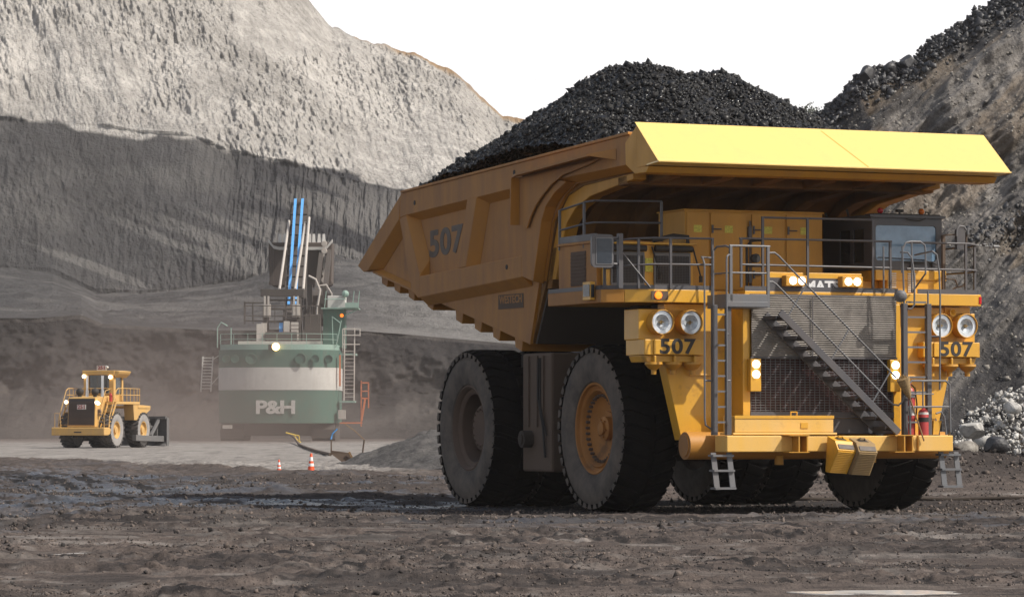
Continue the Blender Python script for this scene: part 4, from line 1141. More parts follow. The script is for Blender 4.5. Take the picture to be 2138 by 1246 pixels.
mb = MB(); mb.lathe([(.14, 0), (.13, -.12), (.06, -.2), (.001, -.21)], (1.62, -4.1, 4.78), (.3, .9, 0), 16, cap=False); mb.build('work_lamp', M['grey_light'], truck)
# guard rail and kit rack at the bumper end
mb = MB()
mb.tube([(1.76, -4.28, 1.73), (1.74, -4.28, 2.86), (1.80, -4.28, 2.92), (2.66, -4.28, 2.92), (2.75, -4.28, 2.84), (2.77, -4.28, 1.8), (2.78, -4.2, 1.72)], .024, 8)
mb.tube([(1.76, -4.28, 2.35), (2.76, -4.28, 2.35)], .018, 8); mb.tube([(1.76, -4.28, 2.63), (2.35, -4.28, 2.63)], .014, 8); mb.tube([(2.08, -4.28, 2.9), (2.08, -4.28, 2.35)], .018, 8)
mb.tube([(2.42, -4.26, 2.2), (2.55, -4.26, 2.24), (2.63, -4.26, 2.12), (2.68, -4.26, 1.73)], .022, 8)
mb.build('bumper_rail', M['grey_light'], truck)
mb = MB(); mb.prism_v([(2.38, 1.74), (2.52, 1.74), (2.60, 2.04), (2.40, 2.04)], -4.2, -4.05); mb.box((2.40, 2.50), (-4.1, -4.0), (2.04, 2.2)); mb.build('bracket', Y, truck, smooth=0)
mb = MB(); mb.box((2.36, 2.70), (-3.95, -3.75), (1.72, 1.98)); mb.cyl((2.45, -3.85, 2.0), (2.62, -3.85, 2.0), .12); mb.build('hose_reel', BK, truck)

# ---- deck furniture: electrical cabinets
cb = MB(); cb.box((-2.52, .93), (-1.8, -.45), (4.885, 6.70)); cb.box((-2.56, .96), (-1.83, -.42), (6.70, 6.735))
cab_ = cb.build('cabinet', M['yellow_mid'], truck, smooth=0, bevel=.012)
for a, b in ((-2.49, -1.95), (-1.90, -1.0), (-.87, -.06), (.0, .90)):
    mb = MB(); mb.box((a, b), (-1.835, -1.802), (4.95, 6.66)); dr = mb.build('cabinet_door', M['yellow_mid'], cab_, smooth=0, bevel=.012)
    if a > -1.95:
        for z in (5.30, 6.30):
            mb = MB()
            mb.box((a + .02, a + .06), (-1.87, -1.836), (z - .09, z + .09)); mb.tube([(a + .04, -1.87, z), (a + .24, -1.89, z)], .016, 6)
            mb.build('handle', G, dr)
    mb = MB(); mb.box(((a + b) / 2 - .1, (a + b) / 2 + .1), (-1.84, -1.836), (6.22, 6.38)); mb.build('warning_sticker', M['sticker'], dr, smooth=0)
mb = MB()
for u in (-.93, -.9): mb.tube([(u, -1.84, 6.5), (u, -1.84, 5.0)], .012, 6)
for z in (5.25, 6.25): mb.box((-.97, -.89), (-1.87, -1.81), (z - .12, z + .12))
mb.build('conduit', G, cab_)
# louvred side box and the two screened blower boxes on the left wing
sb = MB(); sb.box((-4.72, -2.9), (-1.9, .14), (4.885, 5.93)); sb.box((-4.76, -2.86), (-1.94, .18), (5.93, 5.99))
sbo = sb.build('equipment_box', M['yellow_dusty'], truck, smooth=0, bevel=.012)
mb = MB(); mb.box((-4.735, -4.722), (-1.35, -.55), (5.02, 5.78)); pn_ = mb.build('vent_panel', M['brown_rim'], sbo, smooth=0)
mb = MB()
for k in range(9): mb.box((-4.75, -4.737), (-1.33, -.57), (5.06 + k * .078, 5.09 + k * .078))
mb.build('louvre', M['tank'], pn_, smooth=0)
mb = MB(); mb.box((-4.74, -4.70), (-1.9, .1), (5.995, 6.14)); mb.build('toe_board', G, sbo, smooth=0)
ab_ = MB(); ab_.box((-4.62, -2.52), (-2.2, -1.95), (4.885, 5.90)); ab_.box((-4.66, -2.46), (-2.30, -1.97), (5.90, 5.94))
abo = ab_.build('blower_box', Y, truck, smooth=0, bevel=.012)
for a, b in ((-4.50, -3.74), (-3.46, -2.62)):
    mb = MB(); mb.box((a, b), (-2.222, -2.203), (5.02, 5.72)); scn = mb.build('screen', BK, abo, smooth=0)
    mb = MB(); mb.box((a - .02, b + .02), (-2.24, -2.203), (5.66, 5.735)); mb.box((a - .02, b + .02), (-2.24, -2.203), (5.0, 5.05)); mb.box((a - .025, a + .01), (-2.24, -2.203), (5.05, 5.66)); mb.box((b - .01, b + .025), (-2.24, -2.203), (5.05, 5.66))
    mb.build('screen_frame', M['grey_light'], scn, smooth=0)
    mb = MB()
    for k in range(22): mb.box((a + .015 + k * (b - a - .03) / 21 - .004, a + .015 + k * (b - a - .03) / 21 + .004), (-2.232, -2.224), (5.05, 5.66))
    for k in range(18): mb.box((a, b), (-2.236, -2.233), (5.05 + k * .035, 5.057 + k * .035))
    mb.build('mesh_screen', G, scn, smooth=0)
    mb = MB(); mb.cyl((a - .03, -2.30, 5.81), (b + .03, -2.30, 5.81), .07, n=14); mb.build('rolled_cover', BK, scn)
mb = MB(); mb.box((-3.70, -3.52), (-2.24, -2.203), (5.30, 5.60)); mb.build('warning_sticker', M['sticker'], abo, smooth=0)
mb = MB()
for a, b in (((-3.55, -2.26, 5.85), (-3.44, -2.45, 5.25)), ((-2.55, -2.26, 5.85), (-2.45, -2.45, 5.2))):
    mb.tube([a, b], .02, 6); mb.cyl((b[0], b[1], b[2] - .12), (b[0], b[1], b[2] + .02), .045, n=8)
mb.tube([(-2.6, -2.1, 5.95), (-2.6, -2.1, 6.1), (-2.9, -2.0, 6.12), (-3.4, -2.0, 6.0)], .05, 8)
mb.build('hose', BK, abo)
# mirror on the left wing
mb = MB(); mb.box((-4.70, -4.60), (-3.02, -2.9), (4.90, 6.08)); mb.tube([(-4.65, -2.96, 5.98), (-5.0, -3.0, 5.98)], .03, 8); mb.tube([(-4.65, -2.96, 5.42), (-5.0, -3.0, 5.42)], .03, 8)
mb.tube([(-4.60, -3.0, 5.65), (-4.02, -3.15, 4.92)], .022, 6)
mp = mb.build('mirror_post', G, truck)
def rrect(cu, cz, hu, hz, r, n=5):
    P = []
    for sx_, sz_, a0 in ((1, 1, 0), (-1, 1, 90), (-1, -1, 180), (1, -1, 270)):
        for k in range(n + 1):
            a = R(a0 + 90 * k / n); P.append((cu + sx_ * (hu - r) + r * math.cos(a), cz + sz_ * (hz - r) + r * math.sin(a)))
    return P
mb = MB(); mb.prism_v(rrect(-5.12, 5.69, .26, .36, .09), -3.10, -2.98, rrect(-5.12, 5.69, .24, .34, .08)); mi = mb.build('mirror', M['cabgrey'], mp)
mb = MB(); mb.prism_v(rrect(-5.09, 5.69, .20, .29, .02), -3.112, -3.102); mi2 = mb.build('mirror_trim', M['grey_light'], mi, smooth=0)
mb = MB(); mb.prism_v(rrect(-5.09, 5.69, .178, .268, .02), -3.118, -3.113); mb.build('mirror_glass', M['mirror'], mi, smooth=0)
# railings
def rail(name, lines, posts, zb=4.90, r=.024):
    mb = MB()
    for p in lines: mb.tube(p, r, 8)
    for (u, v, z) in posts: mb.bar((u, v, zb), (u, v, z), .05, .05, (0, 1, 0))
    return mb.build(name, G, truck)
rail('railing', [[(-2.52, -3.22, 6.0), (-3.95, -3.22, 5.99), (-4.40, -2.98, 5.97), (-4.90, -2.66, 5.90)], [(-2.52, -3.22, 5.43), (-3.95, -3.22, 5.42), (-4.40, -2.98, 5.40), (-4.90, -2.66, 5.33)]],
     [(-2.55, -3.22, 6.0), (-3.56, -3.22, 5.99), (-4.25, -3.06, 5.98), (-4.88, -2.66, 5.4)])
rail('railing', [[(-4.68, .1, 6.76), (-4.68, -1.2, 6.86), (-4.6, -1.5, 6.88), (-3.0, -1.6, 6.90)], [(-4.72, .1, 6.30), (-4.70, -1.2, 6.38), (-4.6, -1.5, 6.40), (-3.0, -1.6, 6.42)]],
     [(-4.72, .08, 6.76), (-4.70, -1.2, 6.86), (-3.0, -1.6, 6.9)], zb=5.85)
rail('railing', [[(-1.36, -3.24, 6.49), (1.42, -3.24, 6.50)], [(-1.90, -3.24, 6.02), (1.90, -3.24, 6.03)], [(-1.86, -3.24, 5.45), (1.90, -3.24, 5.44)]],
     [(-1.86, -3.24, 6.02), (-1.33, -3.24, 6.49), (-.22, -3.24, 6.5), (1.42, -3.24, 6.5), (1.86, -3.24, 6.03)], zb=4.95)
rail('railing', [[(2.28, -3.24, 6.02), (3.9, -3.24, 6.02), (4.12, -3.14, 6.0), (4.16, -2.9, 5.98), (4.16, .1, 5.98)], [(2.28, -3.24, 5.43), (3.95, -3.24, 5.43), (4.14, -3.12, 5.42), (4.16, -2.9, 5.40), (4.16, .1, 5.40)]],
     [(3.80, -3.24, 6.0), (4.14, -3.06, 6.0), (4.16, -1.2, 5.98), (4.16, .1, 5.98)], zb=4.95)
mb = MB(); mb.tube([(-1.60, -3.0, 4.9), (-1.60, -3.0, 5.85), (-1.52, -3.05, 5.98), (-1.3, -3.2, 6.0)], .03, 8); mb.cyl((-1.42, -3.12, 5.60), (-1.42, -3.0, 5.60), .10); mb.bar((-1.58, -3.0, 5.44), (-1.2, -3.1, 5.44), .05, .06)
mb.build('horn_stand', BK, truck)
# right hand mirror and aerial cluster
mb = MB(); mb.bar((3.42, -2.9, 4.9), (3.42, -2.9, 6.22), .07, .07, (0, 1, 0)); mb.bar((3.22, -2.2, 4.9), (3.22, -2.2, 5.9), .07, .07, (0, 1, 0)); mb.tube([(3.42, -2.9, 6.22), (3.72, -2.95, 6.24)], .02, 6); mb.tube([(3.42, -2.9, 5.24), (3.7, -2.95, 5.22), (3.76, -2.95, 5.08)], .018, 6)
mb.tube([(3.6, -2.9, 4.95), (3.7, -2.92, 5.04), (3.9, -2.95, 5.08), (3.98, -2.95, 5.2), (3.99, -2.95, 6.3)], .022, 6)
ms = mb.build('mirror_stand', M['tank'], truck)
mb = MB(); mb.prism_v([(3.72, 5.9), (3.93, 5.9), (3.93, 6.28), (3.88, 6.38), (3.78, 6.40), (3.72, 6.34)], -3.0, -2.9); mi3 = mb.build('mirror', M['cabgrey'], ms)
mb = MB(); mb.tube([(3.71, -3.0, 6.2), (3.72, -3.0, 6.36), (3.78, -3.0, 6.43), (3.90, -3.0, 6.42), (3.96, -3.0, 6.34)], .025, 8); mb.tube([(4.0, -3.0, 6.24), (4.0, -3.0, 6.40)], .035, 8); mb.build('mirror_guard', M['grey_light'], ms)
mb = MB(); mb.tube([(4.1, -3.1, 6.0), (4.72, -3.1, 5.97)], .012, 6); mb.ball((4.36, -3.1, 6.02), .05, 10, 6, .6); mb.cyl((4.6, -3.1, 5.98), (4.74, -3.1, 5.98), .035, n=8); mb.tube([(4.5, -3.1, 5.98), (4.5, -3.1, 6.06)], .02, 6); mb.build('aerial', M['grey_light'], ms)

# ---- name strip with four working lamps
ns = MB(); ns.box((-1.24, 1.16), (-3.20, -3.02), (4.97, 5.30)); nso = ns.build('name_strip', Y, truck, smooth=0, bevel=.01)
mb = MB(); mb.box((-1.16, 1.06), (-3.222, -3.203), (4.975, 5.18)); npn = mb.build('name_panel', G, nso, smooth=0)
text('maker_name', 'KOMATSU', .30, face_front((.02, -3.226, 5.00)), M['text_white'], npn, bold=.012, sx=1.15)
for a, lamps_ in ((-.60, (-.69, -.47)), (.80, (.69, .91))):
    mb = MB(); mb.box((a - .26, a + .26), (-3.44, -3.225), (4.99, 5.225)); lb = mb.build('lamp_box', M['yellow_mid'], nso, smooth=0, bevel=.012)
    for u in lamps_:
        mb = MB(); mb.lathe([(.085, 0), (.083, -.02), (.001, -.03)], (u, -3.442, 5.11), (0, 1, 0), 22, cap=False); mb.build('working_lamp', M['lens_on'], lb)

# ---- operator cab
cs = MB(); cs.box((1.78, 3.60), (-2.72, -.4), (5.19, 5.42)); cs.box((2.08, 3.48), (-2.71, -.4), (4.885, 5.185)); cs.box((1.60, 2.075), (-2.3, -.4), (4.885, 5.185))
cso = cs.build('cab_base', Y, truck, smooth=0, bevel=.012)
for a in (2.10, 2.60):
    mb = MB()
    for k in range(9): mb.box((a, a + .20), (-2.735, -2.712), (4.93 + k * .05, 4.955 + k * .05))
    mb.build('louvre', M['white'], cso, smooth=0)
cabg = M['cabgrey']
cbm = MB()
FV, BV_ = -2.70, -.45
uL, uR = 1.68, 3.50
# frame: front face around the windshield, side posts, roof, back
win = rrect(2.575, 6.03, .78, .40, .08)
def ring(P, Q, v0, v1):      # band between outer polygon P and opening Q
    n = len(P)
    for k in range(n):
        j = (k + 1) % n
        cbm.loft([(P[k][0], v0, P[k][1]), (P[j][0], v0, P[j][1]), (Q[j][0], v0, Q[j][1]), (Q[k][0], v0, Q[k][1])], [(P[k][0], v1, P[k][1]), (P[j][0], v1, P[j][1]), (Q[j][0], v1, Q[j][1]), (Q[k][0], v1, Q[k][1])])
out = rrect((uL + uR) / 2, 6.01, (uR - uL) / 2, .59, .001)
ring(out, win, FV, FV + .06)
cbm.box((uL, uR), (BV_ - .05, BV_), (5.43, 6.6)); cbm.box((uL, uR), (FV + .06, BV_ - .05), (5.43, 5.47)); cbm.box((uL - .06, uR + .06), (FV - .07, BV_ + .05), (6.60, 6.66))
for u0, u1 in ((uL, uL + .05), (uR - .05, uR)):
    cbm.box((u0, u1), (FV + .06, BV_ - .05), (5.47, 5.60)); cbm.box((u0, u1), (FV + .06, BV_ - .05), (6.36, 6.60))
    cbm.box((u0, u1), (FV + .06, -2.36), (5.60, 6.36)); cbm.box((u0, u1), (-1.88, -1.72), (5.60, 6.36)); cbm.box((u0, u1), (-1.24, BV_ - .05), (5.60, 6.36))
cab_o = cbm.build('cab', cabg, truck, smooth=0)
mb = MB(); mb.prism_v(rrect(2.575, 6.03, .775, .395, .08), FV + .02, FV + .032); mb.build('windshield', M['windshield'], cab_o, smooth=0)
mb = MB(); pass
for wu in (uL + .02, uR - .03):
    for wv in (-2.36, -1.72):
        mb = MB(); mb.box((wu, wu + .01), (wv, wv + .48), (5.60, 6.36)); mb.build('side_window', M['dark_glass'], cab_o, smooth=0)
mb = MB(); mb.tube([(1.85, FV - .03, 5.70), (3.0, FV - .04, 5.66), (3.35, FV - .03, 5.56)], .012, 6); mb.bar((2.5, FV - .03, 5.60), (3.1, FV - .03, 5.59), .03, .04); mb.tube([(2.75, FV - .04, 5.60), (2.65, FV - .03, 5.5)], .02, 6); mb.tube([(3.2, FV - .04, 5.60), (3.22, FV - .03, 5.5)], .02, 6); mb.build('wiper', BK, cab_o)
mb = MB(); mb.box((2.30, 2.85), (-1.7, -1.15), (5.55, 5.75)); mb.box((2.32, 2.83), (-1.2, -1.05), (5.75, 6.35)); mb.build('seat', M['brown_rim'], cab_o, smooth=0, bevel=.04)
mb = MB(); mb.box((1.80, 3.36), (-2.6, -2.25), (5.47, 5.66)); mb.tube([(2.575 + .2 * math.cos(k * math.pi / 8), -2.1 + .1 * math.sin(k * math.pi / 8), 5.82 + .18 * math.sin(k * math.pi / 8)) for k in range(16)], .018, 6, closed=True); mb.build('dashboard', BK, cab_o)
mb = MB(); mb.prism_u([(-2.72, 6.665), (-2.3, 6.665), (-2.3, 6.69), (-2.72, 6.69)], 1.75, 3.44); mb.tube([(2.55, -2.76, 6.58), (2.7, -2.77, 6.55), (2.9, -2.77, 6.54), (3.05, -2.76, 6.60)], .012, 6); mb.build('roof_trim', BK, cab_o)
for u, mm in ((2.0, 'redlens'), (3.06, 'amber')):
    mb = MB(); mb.cyl((u, -2.55, 6.66), (u, -2.55, 6.70), .05, n=14); mb.ball((u, -2.55, 6.76), .07, 14, 8, 1.0); mb.build('beacon', M[mm], cab_o)
mb = MB(); mb.tube([(2.52, -2.5, 6.66), (2.52, -2.5, 6.74)], .02, 6); mb.box((2.44, 2.60), (-2.56, -2.46), (6.74, 6.80)); mb.tube([(3.16, -2.5, 6.66), (3.2, -2.5, 6.76), (3.28, -2.5, 6.74), (3.3, -2.5, 6.66)], .018, 6); mb.tube([(1.72, -1.6, 6.66), (1.72, -1.5, 6.84)], .03, 6); mb.tube([(1.72, -.6, 6.66), (1.72, -.5, 6.8)], .03, 6); mb.build('roof_fitting', BK, cab_o)
mb = MB(); mb.box((2.05, 2.30), (-2.45, -2.40), (5.95, 6.22)); mb.build('paper_notice', M['sticker'], cab_o, smooth=0)

# ---- coal load
def to_world(u, v, z): return (OX + u * math.cos(PS) - v * math.sin(PS), OY + u * math.sin(PS) + v * math.cos(PS), z)
def heap_z(u, v):
    dv = v - 4.2
    a = np.where(dv > 0, 9.5, 5.5)
    rn = (np.abs(u / 4.8) ** 2.5 + np.abs(dv / a) ** 2.5) ** .4
    h = np.clip((1.0 - rn) / .8, -.2, 1)
    h = np.where(h > .8, .8 + .16 * np.sin((h - .8) / .2 * math.pi / 2), h)
    h = np.where(h > 0, h * (.58 + .42 * sstep(3.95, 3.2, np.abs(u))), h)
    base = np.interp(v, [-3, 11, 13], [8.24, 7.97, 6.9])
    z = base - .02 + 2.36 * h
    z = z - .10 * np.exp(-((u - .1) / .5) ** 2) * h + .17 * np.exp(-((u + 1.3) / .7) ** 2) * h
    z = z + (fbm(u / 1.6, v / 1.9, 4, 301) - .5) * .42 * np.clip(h * 4, 0, 1)
    return z
u1 = np.linspace(-3.84, 3.84, 190); v1 = np.linspace(-2.5, 13.0, 330)
U, V_ = np.meshgrid(u1, v1)
ZZ = heap_z(U, V_) + (vn(U / .11, V_ / .11, 303) - .5) * .10
WX, WY, _ = to_world(U, V_, 0)
mc_, nt, p = new_mat('coal')
v3 = N(nt, 'ShaderNodeTexVoronoi'); v3.inputs['Scale'].default_value = 7
tc = N(nt, 'ShaderNodeTexCoord'); nt.links.new(tc.outputs['Object'], v3.inputs['Vector'])
nt.links.new(mixc(nt, remap(nt, noise(nt, 5, 4, .7), .35, .7), (.0035, .0035, .004), (.013, .0125, .0135)), p.inputs['Base Color'])
nt.links.new(remap(nt, noise(nt, 9, 3, .6), .38, .56, .13, .8), p.inputs['Roughness'])
p.inputs['Specular IOR Level'].default_value = .42
load = grid_mesh('coal_load', WX, WY, ZZ, mc_)
tag(load, 'heap of black lump coal piled high in the dump body', 'coal load', kind='stuff')
n = 44000
uu = nrg.uniform(-3.78, 3.78, n); vv = nrg.uniform(-2.45, 12.6, n)
sz = np.exp(nrg.normal(math.log(.034), .55, n)).clip(.013, .17)
zz = heap_z(uu, vv) + sz * .25
xx, yy, _ = to_world(uu, vv, 0)
lp = lumps('coal_lump', np.stack([xx, yy, zz], -1), sz, mc_, None, oct=True, jit=.35, flat=(.55, 1))
# join the loose lumps with the heap surface: one mass of coal
import bmesh
bm = bmesh.new(); bm.from_mesh(load.data); bm.from_mesh(lp.data); bm.to_mesh(load.data); bm.free()
bpy.data.objects.remove(lp)

# ---- things carried on the truck
def on_truck(name, label, cat, u, v, z, rz=0, group=None):
    o = empty(name, to_world(u, v, z), PS + rz); return tag(o, label, cat, group)
def chock(u, v, z, rz, tilt, label, mat):
    c = on_truck('wheel_chock', label, 'wheel chock', u, v, z, rz, 'wheel chocks hung on the front bumper')
    c.rotation_euler = (0, tilt, PS + rz)
    P = [(0, .0), (-.30, -.10), (-.44, -.30), (-.14, -.80), (0, -.78)]
    b = MB(); b.prism_u(P, -.24, .24); bo = b.build('chock_body', mat, c, smooth=0, bevel=.012)
    b = MB()
    for k in range(13):
        f = .08 + .88 * k / 12; y = -.44 + .30 * f; z_ = -.30 - .50 * f
        b.box((-.22, .22), (y - .016, y + .0), (z_ - .008, z_ + .012))
    b.build('rib', mat, bo, smooth=0)
    b = MB(); b.loft([(-.12, -.10, -.028), (.12, -.10, -.028), (.12, -.24, -.074), (-.12, -.24, -.074)], [(-.12, -.09, -.05), (.12, -.09, -.05), (.12, -.23, -.095), (-.12, -.23, -.095)]); b.build('handle_slot', M['frame'], bo, smooth=0)
    b = MB(); b.tube([(-.09, -.12, -.03), (-.05, -.17, .0), (.05, -.17, .0), (.09, -.12, -.03)], .02, 6); b.build('handle', mat, bo)
    b = MB(); b.loft([(-.20, -.365, -.175), (.20, -.365, -.175), (.20, -.432, -.272), (-.20, -.432, -.272)], [(-.2, -.372, -.17), (.2, -.372, -.17), (.2, -.438, -.267), (-.2, -.438, -.267)]); b.build('name_plate', M['text_faded'], bo, smooth=0)
    return c
chock(-.10, -4.31, 1.70, R(6), R(4), 'bright yellow wheel chock hung on the front bumper', M['yellow'])
M['chock_old'] = steel('soiled_chock_paint', (.36, .23, .07), .5, (.19, .14, .10), rough=.6)
chock(.40, -4.40, 1.66, R(2), R(3), 'soiled tan wheel chock hung beside the brighter chock', M['chock_old'])
def ext(u, v, z, h, r, label, seed):
    e = on_truck('fire_extinguisher', label, 'fire extinguisher', u, v, z, 0, 'fire extinguishers on the front bumper')
    b = MB(); b.lathe([(.001, 0), (r, .0), (r, h * .78), (r * .72, h * .88), (r * .3, h * .92), (r * .3, h), (.001, h)], (0, 0, 0), (0, 0, 1), 20, cap=False); bo = b.build('cylinder_body', M['red'], e)
    b = MB(); b.lathe([(r * 1.015, 0), (r * 1.015, h * .16)], (0, 0, h * (.46 if seed else .38)), (0, 0, 1), 20, cap=False); b.build('paper_label' if not seed else 'strap', M['white'] if not seed else BK, bo)
    b = MB(); b.tube([(r * .3, 0, h * .97), (r * 1.1, 0, h * .9), (r * 1.5, 0, h * .6), (r * 1.3, 0, h * .3)], .016, 6); b.build('hose', BK, bo)
    b = MB(); b.lathe([(r * 1.012, 0), (r * 1.012, .05)], (0, 0, h * .72), (0, 0, 1), 20, cap=False); b.build('band', M['white'], bo)
ext(1.92, -3.98, 1.72, 1.16, .12, 'tall red extinguisher with white label beside the ladder', 0)
ext(2.17, -4.14, 1.725, .63, .115, 'short red extinguisher strapped in front of the taller one', 1)
br = on_truck('broom', 'straw broom propped head up against the ladder over the bumper', 'broom', 2.06, -4.36, 1.60)
b = MB(); b.tube([(0, 0, 0), (-.36, 0, .95)], .018, 8); h_ = b.build('handle', M['wood'], br)
b = MB(); d0_ = Vector((-.36, 0, .93)); dr_ = Vector((-.36, 0, .95)).normalized()
b.lathe([(.02, 0), (.06, .06), (.10, .22), (.15, .46), (.001, .47)], d0_, dr_, 14, cap=False); bh = b.build('broom_head', M['straw'], br)
b = MB()
for k in range(46):
    a = rng.uniform(0, 6.28); r_ = rng.uniform(.03, .15); o_ = d0_ + dr_ * .30
    si = dr_.cross(Vector((0, 1, 0))); p1 = o_ + (si * math.cos(a) + Vector((0, 1, 0)) * math.sin(a)) * r_ * .7; p2 = d0_ + dr_ * rng.uniform(.44, .56) + (si * math.cos(a) + Vector((0, 1, 0)) * math.sin(a)) * r_ * 1.1
    b.tube([p1, p2], .007, 4)
b.build('bristle_tuft', M['straw'], bh)
# ================================================================== ROPE SHOVEL
SD = 379.0
def SX(px): return (px - 1069) / 7200.0 * SD
sx0, spx = SX(582), 7200.0 / SD
shovel = empty('rope_shovel', (sx0, SD, 0), R(0))
tag(shovel, 'green and white electric rope shovel seen from behind in the dust', 'mining shovel')
def s_(px, py, dy=0): return ((px - 582) / spx, dy, 2 + (882 - py) / spx)
SG = steel('shovel_green', (.028, .12, .092), .22, (.13, .105, .09), rough=.6)
SGL = steel('pale_green_paint', (.21, .35, .30), .2, (.3, .27, .24), rough=.6)
SW = steel('streaked_white_paint', (.60, .59, .56), .38, (.30, .28, .26), rough=.65)
SD_ = steel('shovel_dark_steel', (.040, .035, .033), .4, (.085, .07, .06), rough=.75)
SB = steel('dipper_steel', (.055, .043, .038), .35, (.12, .095, .08), rough=.7)
SR = steel('pale_strut_paint', (.50, .46, .42), .25, (.25, .21, .18), rough=.6)
SO = steel('orange_primer', (.62, .16, .05), .15, (.35, .22, .16), rough=.6)
SBL = plain('bright_blue_rope', (.10, .34, .72), .45, var=.35, scale=8)  # one bright blue for the boom strips and the sled rope
# crawlers
for s in (-1, 1):
    b = MB(); c = s * 5.0
    P = [(-1.5, .3), (-.4, .0), (8.6, 0), (9.6, .5), (9.9, 1.2), (9.2, 1.9), (-.6, 1.9), (-1.5, 1.2)]
    b.prism_u(P, c - 1.25, c + 1.25)
    for k in range(22):
        b.box((c - 1.3, c + 1.3), (-.4 + k * .42, -.18 + k * .42), (1.9, 1.98))
    for k in range(5): b.box((c - 1.3, c + 1.3), (-1.56, -1.5), (.35 + k * .2, .48 + k * .2))
    b.build('crawler', SD_, shovel, smooth=0)
b = MB(); b.box((-5.2, 5.2), (-.8, 9), (.55, 1.9)); b.cyl((0, 4.5, 1.4), (0, 4.5, 2.2), 3.6, n=32); b.build('undercarriage', SD_, shovel)
# machinery house with its bowed counterweight
def bow(x): return -3.4 + 1.6 * (x / 6.6) ** 2 + 1.9 * abs(x / 6.6) ** 7
def band(z0, z1, half, inset=0.0, mat=SG, name='house_band', depth=8.0):
    b = MB(); xs_ = np.linspace(-half, half, 25)
    P = [(x, bow(x) + inset) for x in xs_] + [(half, depth), (-half, depth)]
    b.prism_z(P, z0, z1); return b.build(name, mat, shovel, smooth=25)
h1 = band(1.95, 5.55, 6.55, 0, SG, 'counterweight')
band(5.56, 8.02, 6.62, -.03, SW, 'white_band')
h3 = band(8.03, 9.95, 6.60, .0, SG, 'machinery_house')
band(9.96, 10.55, 6.45, .35, SGL, 'roof_parapet')
text('maker_name', 'P&H', 1.95, face_front((-.1, -3.42, 3.62)), SW, h1, extrude=.05, bold=.07, sx=1.28, space=.92)
for x in (-5.6, -4.6, -2.8, 2.6, 4.2, 5.6):
    b = MB(); r_ = .62 if abs(x) < 3 else .45
    b.lathe([(r_, .10), (r_, -.04), (r_ * .88, -.05), (r_ * .86, .04), (.001, .04)], (x, bow(x) - .22 - abs(x) * .05, 8.95), (0, 1, 0), 20, cap=False); b.build('fan_guard', SG, h3)
b = MB(); b.box((-.9, -.1), (-3.62, -3.3), (9.9, 10.5)); lb = b.build('lamp_box', SD_, shovel, smooth=0)
b = MB(); b.lathe([(.42, 0), (.4, -.08), (.001, -.12)], (-.08, -3.60, 10.25), (0, 1, 0), 20, cap=False); b.build('rear_lamp', emis('warm_lamp', (1, .60, .22), 9), lb)
# roof rails
b = MB()
for z in (11.1, 11.7):
    b.tube([(x, bow(x) + .4, z) for x in np.linspace(-6.4, 6.4, 17)], .03, 5)
for x in np.linspace(-6.4, 6.4, 9): b.tube([(x, bow(x) + .4, 10.5), (x, bow(x) + .4, 11.7)], .035, 5)
for x in (-6.7, -5.2): b.tube([(x, -.5, 10.2), (x, -.5, 12.4)], .07, 5)
b.tube([(-6.7, -.5, 12.4), (-6.3, -.5, 13.0), (-5.6, -.5, 12.6)], .07, 5); b.tube([(6.3, -.6, 10.2), (6.9, -.6, 13.2)], .07, 5); b.tube([(6.0, -.6, 10.6), (5.9, -.6, 13.6), (6.8, -.6, 12.9)], .07, 5)
b.build('roof_rail', SGL, shovel)
b = MB(); b.prism_z([(-4.5, .2), (4.8, .2), (3.6, 6), (-3.6, 6)], 10.2, 10.95); b.box((-2.6, -1.8), (2, 3.4), (10.9, 12.9)); b.box((.4, 1.0), (2, 3.0), (11.0, 13.2))
b.build('roof_hatch', SR, shovel, smooth=0)
b = MB(); b.box((-1.6, 1.9), (1.5, 2.2), (11.0, 12.0)); b.box((2.6, 4.4), (3.5, 5.5), (11.0, 14.0)); b.build('winch_housing', SD_, shovel, smooth=0, bevel=.05)
# gantry
b = MB()
for x in (-1.7, 2.0):
    b.bar((x, 2.6, 10.6), (x, 4.2, 16.4), .42, .42, (0, 1, 0)); b.bar((x, 7.5, 10.6), (x, 4.4, 16.4), .36, .36, (0, 1, 0))
for z in (12.2, 13.2, 14.6, 15.6): b.bar((-1.9, 2.9 + (z - 11) * .28, z), (2.2, 2.9 + (z - 11) * .28, z), .18, .22)
b.box((-2.3, 2.5), (3.8, 4.9), (16.0, 16.8)); b.box((-4.1, -1.9), (3.2, 3.4), (13.2, 13.35)); b.box((-4.1, -1.9), (3.2, 3.4), (15.2, 15.35)); b.box((-4.1, -3.9), (3.2, 3.4), (12.9, 15.4)); b.box((-3.2, -3.05), (3.2, 3.4), (13.2, 15.3))
gan = b.build('gantry', SD_, shovel, smooth=0, bevel=.03)
for x in (-1.55, 1.7):
    b = MB(); b.box((x - .45, x + .45), (2.9, 3.2), (13.7, 15.1)); b.box((x - .3, x - .1), (2.8, 2.9), (13.7, 16.0)); b.box((x + .1, x + .3), (2.8, 2.9), (13.7, 16.0)); b.build('switch_box', SR, gan, smooth=0)
b = MB(); b.box((-2.1, -1.5), (2.2, 2.5), (10.9, 13.0)); b.build('post_plate', SR, gan, smooth=0)
b = MB()
for k in range(5): b.box((1.2, 2.0), (2.2, 2.5), (11.1 + k * .42, 11.42 + k * .42))
b.build('resistor_rack', SR, gan, smooth=0)
